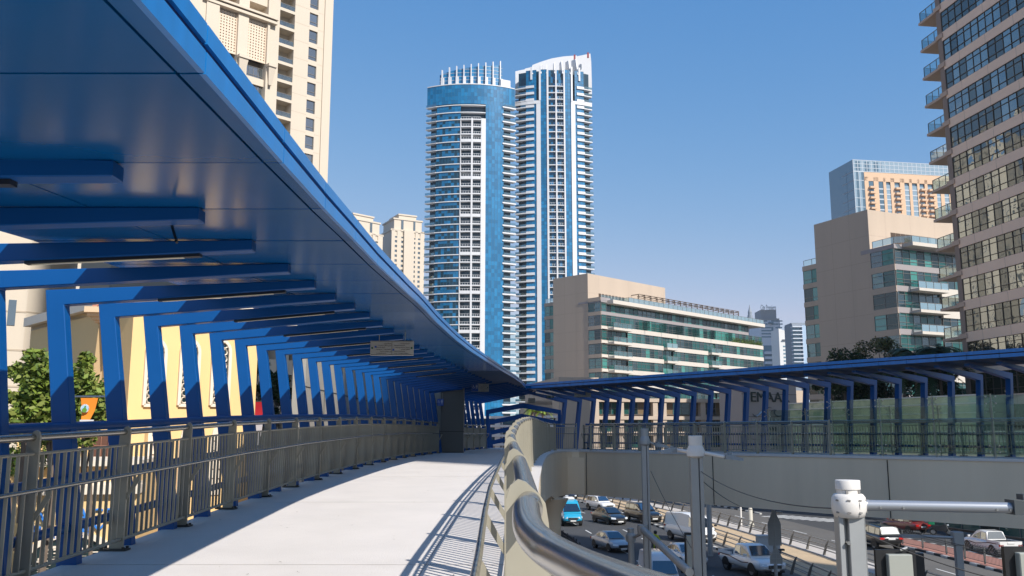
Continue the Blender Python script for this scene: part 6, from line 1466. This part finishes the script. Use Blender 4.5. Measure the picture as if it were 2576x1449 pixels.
    for sy in (-1, 1):
        g = MB(); g.extr([(fx_-.10, sy*wf*.55, zh+.12), (fx_-.32, sy*wf*.98, zh+.16), (fx_-.25, sy*wf*1.0, zh-.0), (fx_+.01, sy*wf*.58, zh-.02)], (.03, sy*.0, .0)); g.build('headlight', M_hl, t)
        g = MB(); zt_l = s['low'][1][1]-.12; w_l = s['low'][1][2]; g.box(rx_-.01, rx_+.14, sy*w_l*.62, sy*w_l*.97, zt_l-.14, zt_l); g.build('tail_light', M_tl, t)
        g = MB(); zmi = c[2][3]+.06; g.box(c[-1][0]-.35, c[-1][0]-.2, sy*s['W']*.5, sy*(s['W']*.5+.2), zmi, zmi+.14); g.build('mirror', color if kind != 'van' else M_black, t, bevel=.02)
    g = MB(); g.box(fx_-.02, fx_+.035, -wf*.48, wf*.48, zh-.13, zh+.06); gr = g.build('grille', M_black, t)
    g = MB()
    for i in range(3): g.box(fx_+.03, fx_+.045, -wf*.47, wf*.47, zh-.1+.055*i, zh-.085+.055*i)
    g.build('grille_bar', M_chrome, gr)
    g = MB(); g.box(fx_-.1, fx_+.03, -wf*.7, wf*.7, s['z0']+.02, s['z0']+.14); g.build('bumper_intake', M_black, t)
    g = MB(); g.box(fx_+.03, fx_+.05, -.26, .26, zh-.28, zh-.16); g.build('number_plate', M_plate, t)
    g = MB(); g.box(rx_-.04, rx_-.0, -.26, .26, s['low'][0][1]-.05, s['low'][0][1]+.08); g.build('number_plate', M_plate, t)
    if kind == 'pickup':
        g = MB(); g.box(-2.5, -1.0, -.78, .78, 1.06, 1.115); g.build('cargo_bed', M_dark, t)
        for sy in (-1, 1):
            g = MB(); g.box(-2.62, -1.0, sy*.80, sy*.9, 1.0, 1.17); g.build('bed_side', color, t)
        g = MB(); g.box(-2.66, -2.58, -.85, .85, .7, 1.17); g.build('tailgate', color, t)
    if stripe:
        for sy in (-1, 1):
            g = MB()
            P_ = [(-2.3, .95), (-1.2, .93), (-.4, .82), (.4, .72), (1.2, .80)]
            for (a, z), (b, z2) in zip(P_, P_[1:]): g.loft([[(a, sy*.935, z), (a, sy*.938, z+.05), (a, sy*.93, z+.05)], [(b, sy*.935, z2), (b, sy*.938, z2+.05), (b, sy*.93, z2+.05)]])
            g.build('side_stripe', stripe, t)
    if roofbox:
        g = MB(); g.box(-.3, .9, -.45, .45, 2.28, 2.5); g.build('roof_unit', M_white, t, bevel=.05)
    return t
def rzd(dx, dy): return math.atan2(dy, dx)
def put(u, v): p = atz(u, v, G0); return (p.x, p.y, G0)
pw = paint('white', (.72, .71, .69)); pb = paint('black', (.008, .009, .011)); psv = paint('silver', (.30, .33, .36)); pblu = paint('sky_blue', (.02, .30, .48)); pred = paint('dark_red', (.16, .012, .01))
def on(u, v, kind, col, label, head, **kw):
    p = put(u, v); y = p[1]; dx = kx(y+1)-kx(y-1)
    base = math.atan2(-2, -dx)      # towards the camera along the street
    return make_car(kind, col, label, p, base+(math.pi if head == 'away' else 0)+kw.pop('twist', 0), **kw)
on(1538, 1383, 'sedan', psv, 'silver saloon car in the left lane, nearest to the black fence', 'to', twist=.2)
on(1533, 1316, 'sedan', pb, 'glossy black saloon with round headlights behind the silver car', 'to', scale=1.12, twist=.25)
on(1510, 1284, 'suv', pw, 'small white crossover car, farthest white car in the sunlit patch', 'to', scale=1.0, twist=.22)
on(1617, 1313, 'suv', pb, 'tall black off-road car with a chrome grille, right of the black saloon', 'to', scale=1.12, twist=.25)
on(1425, 1256, 'sedan', pb, 'dark car partly hidden at the corner under the bridge', 'to')
on(1430, 1318, 'van', pblu, 'sky blue high-roof van with a white roof unit beside the bridge pier', 'to', roofbox=True, topcol=pblu, scale=1.08, stripe=None)
on(1738, 1362, 'van', pw, 'white high-roof panel van behind the middle mast', 'to', scale=1.05, twist=.25, vanwin=False)
on(1893, 1442, 'pickup', pw, 'white double-cab pickup with dark side stripes at the bottom of the picture', 'to', stripe=mat('stripe_brown', (.12, .03, .02), .5), twist=.22, scale=1.08)
on(1722, 1420, 'sedan', pw, 'white saloon car behind the signal box, cut by the masts', 'to', twist=.2)
on(1658, 1486, 'van', pw, 'white van seen from above at the bottom edge, only its ribbed roof showing', 'to', scale=.95)
on(2205, 1377, 'suv', pb, 'black off-road car seen from behind, driving away beside the fence', 'away', scale=1.08)
on(2275, 1338, 'sedan', pred, 'dark red saloon parked beyond the fence', 'away', scale=1.05, twist=.25, group='cars parked on the side street')
on(2492, 1392, 'pickup', pw, 'white pickup with a ladder rack parked beyond the fence, at right', 'away', stripe=mat('stripe_brown', (.12, .03, .02), .5), group='cars parked on the side street')
# ladder rack on the parked pickup
p = Vector(put(2492, 1392)); 
# motorcycles
def moto(loc, rz, label, box=None, rider=None, cat='motorcycle'):
    t = thing('motorcycle', label, cat, loc, 'delivery motorcycles', rz, local=True)
    for x in (-.65, .68):
        g = MB(); g.tube([(x, -.06, .31), (x, .06, .31)], .31, 18); o = g.build('wheel', M_tyre, t, smooth=True, angle=40); g = MB(); g.tube([(x, -.065, .31), (x, .065, .31)], .19, 12); g.build('rim', M_rim, o)
    g = MB(); g.loft([[(-.75, -.1, .55), (-.75, .1, .55), (-.75, .1, .72), (-.75, -.1, .72)], [(-.1, -.14, .4), (-.1, .14, .4), (-.1, .15, .8), (-.1, -.15, .8)], [(.35, -.15, .38), (.35, .15, .38), (.3, .16, .98), (.3, -.16, .98)], [(.6, -.1, .6), (.6, .1, .6), (.5, .1, .95), (.5, -.1, .95)]]); g.build('body', mat('moto_black', (.02, .022, .025), .3, coat=.6), t, smooth=True, angle=45)
    g = MB(); g.loft([[(-.8, -.12, .76), (-.8, .12, .76), (-.8, .12, .84), (-.8, -.12, .84)], [(.05, -.14, .78), (.05, .14, .78), (.05, .13, .86), (.05, -.13, .86)]]); g.build('seat', M_black, t)
    g = MB(); g.tube([(.68, -.09, .31), (.45, -.09, 1.0)], .025, 6); g.tube([(.68, .09, .31), (.45, .09, 1.0)], .025, 6); g.tube([(.35, -.38, 1.08), (.45, 0, 1.02), (.35, .38, 1.08)], .018, 6); g.build('fork_and_handlebar', M_steel, t)
    g = MB(); g.tube([(.55, 0, .92), (.66, 0, .9)], .085, 12); g.build('headlight', M_hl, t)
    if box: g = MB(); g.box(-1.0, -.5, -.26, .26, .92, 1.42); g.build('delivery_box', box, t, bevel=.03)
    return t
M_gbox = mat('green_box', (.01, .20, .09), .5); M_yell = mat('hi_vis_yellow', (.50, .52, .03), .7)
lp = put(1649, 1395)
moto(lp, math.atan2(-1, .12), 'motorcycle ridden between the lanes behind the slim mast', box=M_yell)
moto(put(2368, 1347), math.atan2(-.5, 1), 'parked motorcycle with a green delivery box beyond the fence', box=M_gbox)
moto(put(2222, 1300), math.atan2(-.5, 1), 'dark parked motorcycle behind the red car')
def person(loc, rz, label, shirt, trousers):
    t = thing('person', label, 'person', loc, None, rz, local=True)
    V_ = [(0, 0, .90), (0, 0, 1.12), (.04, 0, 1.36), (.06, 0, 1.50), (0, .11, .9), (.36, .16, .80), (.30, .15, .38), (.42, .15, .32), (0, -.11, .9), (.36, -.16, .80), (.30, -.15, .38), (.42, -.15, .32), (.05, .2, 1.38), (.2, .27, 1.16), (.42, .3, 1.12), (.05, -.2, 1.38), (.2, -.27, 1.16), (.42, -.3, 1.12)]
    E_ = [(0, 1), (1, 2), (2, 3), (0, 4), (4, 5), (5, 6), (6, 7), (0, 8), (8, 9), (9, 10), (10, 11), (2, 12), (12, 13), (13, 14), (2, 15), (15, 16), (16, 17)]
    Rd = [.15, .15, .16, .06, .1, .075, .05, .04, .1, .075, .05, .04, .07, .05, .04, .07, .05, .04]
    me = bpy.data.meshes.new('body'); me.from_pydata(V_, E_, []); o = bpy.data.objects.new('body', me); COL.objects.link(o); o.parent = t
    me.materials.append(shirt)
    md = o.modifiers.new('skin', 'SKIN'); 
    if not me.skin_vertices: pass
    for i, r in enumerate(Rd): me.skin_vertices[0].data[i].radius = (r, r)
    me.skin_vertices[0].data[0].use_root = True; ms = o.modifiers.new('sub', 'SUBSURF'); ms.levels = ms.render_levels = 1
    g = MB(); g.lathe([(.02, -.16), (.10, -.13), (.135, -.03), (.135, .04), (.09, .12), (.02, .145)], (.09, 0, 1.66), 14); g.build('helmet', trousers, t, smooth=True)
    g = MB(); g.loft([[(-.14, y, z) for y, z in ((-.2, .86), (.2, .86), (.2, .99), (-.2, .99))], [(.42, y, z) for y, z in ((-.26, .70), (.26, .70), (.26, .88), (-.26, .88))]]) if False else None
    return t
person(lp, math.atan2(-1, .12), 'motorcycle rider in a yellow high visibility jacket and dark helmet', M_yell, M_black)
# ================================================================ BANNERS
def banner(u0, u1, v0, v1, Y, label, col, kind):
    a, b = at(u0, v0, Y), at(u1, v1, Y); t = thing('banner', label, 'banner', (b.x, Y, b.z))
    g = MB(); g.loft([[(a.x, Y, a.z), (b.x, Y, a.z), (b.x, Y+.01, a.z), (a.x, Y+.01, a.z)], [(a.x+.02, Y+.03, (a.z+b.z)/2), (b.x-.05, Y+.03, (a.z+b.z)/2), (b.x-.05, Y+.04, (a.z+b.z)/2), (a.x+.02, Y+.04, (a.z+b.z)/2)], [(a.x+.03, Y, b.z), (b.x-.12, Y, b.z), (b.x-.12, Y+.01, b.z), (a.x+.03, Y+.01, b.z)]]); g.build('cloth', col, t, smooth=True)
    g = MB(); g.tube([(a.x-.1, Y, a.z+.02), (b.x+.2, Y, a.z+.02)], .015, 6); g.build('rod', M_steel, t)
    if kind:
        W, H = b.x-a.x, a.z-b.z; cx, cz = a.x+W*.32, a.z-H*.42
        for r, m_, o_ in ((.40, M_white, -.02), (.30, mat('badge_sky', (.35, .55, .75), .6), -.026)): g = MB(); g.tube([(cx, Y+o_, cz), (cx, Y+o_+.004, cz)], r*W*.62, 24); g.build('badge', m_, t)
        g = MB(); g.tube([(cx, Y-.03, cz-.1*W), (cx, Y-.027, cz-.1*W)], .14*W, 12); g.box(cx+.03*W, cx+.05*W, Y-.034, Y-.03, cz-.1*W, cz+.08*W); g.tube([(cx+.04*W, Y-.034, cz+.1*W), (cx+.04*W, Y-.03, cz+.1*W)], .05*W, 8); g.build('badge_tree', mat('badge_green', (.12, .28, .03), .6), t)
        for i, ch in enumerate('VILLAGE'):
            a_ = math.pi*(.72-.13*i); rr2 = .213*W
            text(ch, .07*W, Matrix.Translation((cx+rr2*math.cos(a_), Y-.028, cz+rr2*math.sin(a_)))@Matrix.Rotation(-(a_-math.pi/2), 4, 'Y')@fmat((0, 0, 0), (1, 0, 0)), M_black, t, .001, name='badge_letter')
        g = MB(); g.box(a.x+.06*W, b.x-.14*W, Y-.012, Y-.004, b.z, b.z+.13*H); g.build('foot_strip', M_white, t)
banner(203, 242, 1001, 1064, 13.5, 'orange banner with a round white badge hanging between the second and third blue legs', mat('orange_cloth', (.85, .26, .02), .8), True)
banner(640, 668, 1011, 1046, 30, 'plain red banner between two blue legs, halfway along the walkway', mat('red_cloth', (.42, .01, .02), .8), False)
banner(641, 660, 1047, 1120, 30.2, 'pale white banner hanging just below the red one', mat('pale_cloth', (.55, .52, .55), .8), False)
# ================================================================ TREES
def leafmat(n, c): return mat(n, c, .6, var=.35, vscale=1.2, spec=.3)
def tree(loc, h, cw, ch, label, cols, seed, leaf=.16, nleaf=5000, trunk=.16, cz=None, kind='broadleaf_tree', group=None, clumps=26):
    rr = random.Random(seed); t = thing(kind, label, 'tree', loc, group); x0, y0, z0 = loc
    cz = cz if cz is not None else z0+h-ch/2
    g = MB(); top = Vector((x0, y0, cz-ch*.1)); base = Vector((x0, y0, z0)); mid = base.lerp(top, .5)+Vector((rr.uniform(-.2, .2), rr.uniform(-.2, .2), 0))
    g.tube([base, mid, top], trunk, 8, r2=trunk*.55)
    cl = []
    for i in range(clumps):
        a = rr.uniform(0, 6.283); u = rr.uniform(-.9, 1); r = (1-u*u*.75)**.5*rr.uniform(.35, 1)
        cl.append((Vector((x0+cw*r*math.cos(a), y0+cw*r*math.sin(a), cz+ch*.5*u)), rr.uniform(.20, .38)*cw))
    for c, r in cl[::2]: m_ = top.lerp(c, .5)+Vector((0, 0, -.15*ch*rr.random())); g.tube([top.lerp(base, rr.uniform(0, .35)), m_, c], trunk*.38, 5, r2=trunk*.1)
    g.build('trunk', mat('bark', (.16, .12, .09), .9, var=.2, vscale=5), t, smooth=True)
    g = MB(); vv = g.v; ff = g.f; mm = g.m
    for i in range(nleaf):
        c, r = cl[rr.randrange(len(cl))]
        d = Vector((rr.gauss(0, 1), rr.gauss(0, 1), rr.gauss(0, .75))).normalized()*r*rr.uniform(.45, 1.1)**.6
        p = c+d; a = Vector((rr.gauss(0, 1), rr.gauss(0, 1), rr.gauss(0, .6))).normalized(); b = a.cross(Vector((rr.gauss(0, 1), rr.gauss(0, 1), rr.gauss(0, 1)))).normalized(); s_ = leaf*rr.uniform(.6, 1.25)
        k = len(vv); vv += [tuple(p-a*s_*.5), tuple(p+b*s_*.28), tuple(p+a*s_*.5), tuple(p-b*s_*.28)]; ff.append((k, k+1, k+2, k+3)); mm.append(rr.randrange(len(cols)))
    g.build('crown', cols, t)
    return t
def palm(loc, h, label, seed, fl=2.2, n=22, col=None, group='palms beside the blocks'):
    rr = random.Random(seed); t = thing('palm_tree', label, 'palm', loc, group); x0, y0, z0 = loc; top = Vector((x0, y0, z0+h))
    g = MB(); g.tube([Vector(loc), Vector(loc).lerp(top, .5)+Vector((.08, 0, 0)), top], .2, 8, r2=.15); g.build('trunk', MATS['bark'], t, smooth=True)
    g = MB()
    for i in range(n):
        a = rr.uniform(0, 6.283); up = rr.uniform(-.1, 1.1); d = Vector((math.cos(a), math.sin(a), 0)); sd = Vector((-d.y, d.x, 0)); P_ = [top+d*fl*s_*math.cos(up*(1-s_*.3))+Vector((0, 0, fl*(math.sin(up)*s_-.75*s_*s_))) for s_ in [j/7 for j in range(8)]]
        for j in range(1, 8):
            for k in range(3):
                q = P_[j-1].lerp(P_[j], k/3); L_ = fl*.28*(1-.6*j/8)
                for s_ in (-1, 1): e = q+sd*s_*L_+d*L_*.5+Vector((0, 0, -L_*.35)); w_ = (P_[j]-P_[j-1])*.16; g.poly([tuple(q-w_), tuple(q+w_), tuple(e)])
    g.build('crown', col or leafmat('palm_green', (.06, .10, .03)), t)
LG = [leafmat('leaf_bright', (.16, .22, .03)), leafmat('leaf_mid', (.09, .14, .025)), leafmat('leaf_olive', (.20, .23, .05))]
DG = [leafmat('leaf_dark', (.025, .05, .015)), leafmat('leaf_dark_b', (.04, .065, .02)), leafmat('leaf_dark_c', (.015, .03, .01))]
OG = [leafmat('leaf_dry', (.17, .15, .06)), leafmat('leaf_olive_b', (.10, .11, .035)), leafmat('leaf_dark_b', (.04, .065, .02))]
p = at(150, 1000, 15.5); tree((p.x, p.y, -6), 7, .85, 1.3, 'bright green leafy tree between the first blue legs at far left', LG, 1, leaf=.13, nleaf=7000, cz=p.z-.02, trunk=.09, clumps=34)
p = at(228, 955, 17); tree((p.x, p.y, -6), 7, .38, .8, 'smaller green tree behind the second blue leg, above the orange banner', LG, 2, leaf=.12, nleaf=1500, cz=p.z, trunk=.05, clumps=12)
p = at(75, 960, 17); tree((p.x, p.y, -6), 7, .5, 1.2, 'light green tree at the left image edge, behind the leafy one', LG, 6, leaf=.13, nleaf=2200, cz=p.z-.1, trunk=.07, clumps=14)
p = at(655, 985, 42); tree((p.x, p.y, -9), 12, .85, 2.9, 'dark tree seen between blue legs above the red banner', DG, 3, leaf=.2, nleaf=3500, cz=p.z-.2, trunk=.1)
p = at(690, 1005, 44); tree((p.x, p.y, -9), 12, .85, 2.8, 'second dark tree, right of the red banner', DG, 13, leaf=.2, nleaf=3500, cz=p.z-.2, trunk=.1)
p = at(300, 1130, 19); tree((p.x-2, p.y, -6), 5, .9, .8, 'low green shrub on the yellow terrace behind the railing', LG, 4, leaf=.1, nleaf=2500, cz=p.z+.0, trunk=.05, kind='shrub')
Yt = 112
for i, (u, v, cw, ch, cols, lab, ln) in enumerate(((2120, 925, 3.2, 4.2, DG, 'dark round tree rising above the blue canopy, leftmost of the group', .4), (2088, 950, 2.2, 3.4, DG, 'small dark tree at the left end of the group', .4), (2218, 905, 3.3, 5.2, OG, 'sunlit dry olive tree with yellowish leaves, in the middle of the group', .36), (2170, 950, 3.2, 5, DG, 'dark tree under the sunlit olive one', .4), (2155, 1000, 4.0, 5.5, DG, 'dark tree low behind the blue legs, left of the palms', .42), (2260, 985, 4.0, 6, DG, 'dark tree low behind the blue legs, under the palms', .42), (2350, 960, 3.2, 5, DG, 'dark tree at the right, against the banded tower', .42))):
    p = at(u, v, Yt+i*.7); tree((p.x, p.y, -2), 12, cw, ch, lab, cols, 20+i, leaf=ln, nleaf=4200, cz=p.z-ch*.1, trunk=.25, group='trees above the glass wall')
for i, (u, v) in enumerate(((2300, 895), (2360, 890), (2330, 930), (2270, 930))):
    p = at(u, v, 104+i); palm((p.x, p.y, -2), p.z+2, ('dark palm left of the banded tower, tallest fronds', 'dark palm right beside the banded tower column', 'dark palm between the two taller ones', 'dark palm behind the sunlit olive tree')[i], 40+i, fl=4.2, n=30, col=DG[0])
for i, (u, v) in enumerate(((1343, 1029), (1352, 1035), (1369, 1032))):
    p = at(u-4, v, 130); palm((p.x, p.y, -9), p.z+9, ('small yellowish palm at the apex of the stair frames', 'small palm just right of the stair apex', 'small palm in front of the white podium, rightmost')[i], 50+i, fl=1.6, n=16, col=LG[0])
# plants on the terrace of the middle block
g = None
rr = random.Random(9); gg = MB(PR.xf)
s0_, s1_ = sR(1525), sR(1765)
for i in range(3500):
    s_ = rr.uniform(s0_, s1_); n_ = rr.uniform(3.2, 4.6); z_ = zr[0]+rr.uniform(0, .5+1.0*abs(math.sin(s_*1.7))); q_ = .22
    a = Vector((rr.gauss(0, 1), rr.gauss(0, 1), rr.gauss(0, 1))).normalized()*q_; b = Vector((rr.gauss(0, 1), rr.gauss(0, 1), rr.gauss(0, 1))).normalized()*q_
    gg.poly([(s_, n_, z_), (s_+a.x, n_+a.y, z_+a.z), (s_+b.x, n_+b.y, z_+b.z)])
tag(gg.build('terrace_plants', LG[1]), 'row of bushy plants along the right end of a balcony on the middle block', 'plants')
# ================================================================ AIR
hz = MB().box(-420, 420, -120, 960, G0-1.6, 186).build('haze', mat('haze_surface_unused', (1, 1, 1)))
hz.data.materials.clear(); hm = bpy.data.materials.new('haze_air'); hm.use_nodes = True; t_ = hm.node_tree
t_.nodes.remove(t_.nodes['Principled BSDF']); pv = t_.nodes.new('ShaderNodeVolumePrincipled'); pv.inputs['Color'].default_value = (.86, .92, 1, 1); pv.inputs['Density'].default_value = .00010; pv.inputs['Anisotropy'].default_value = .2
t_.links.new(pv.outputs[0], t_.nodes['Material Output'].inputs['Volume']); hz.data.materials.append(hm); hz['kind'] = 'stuff'
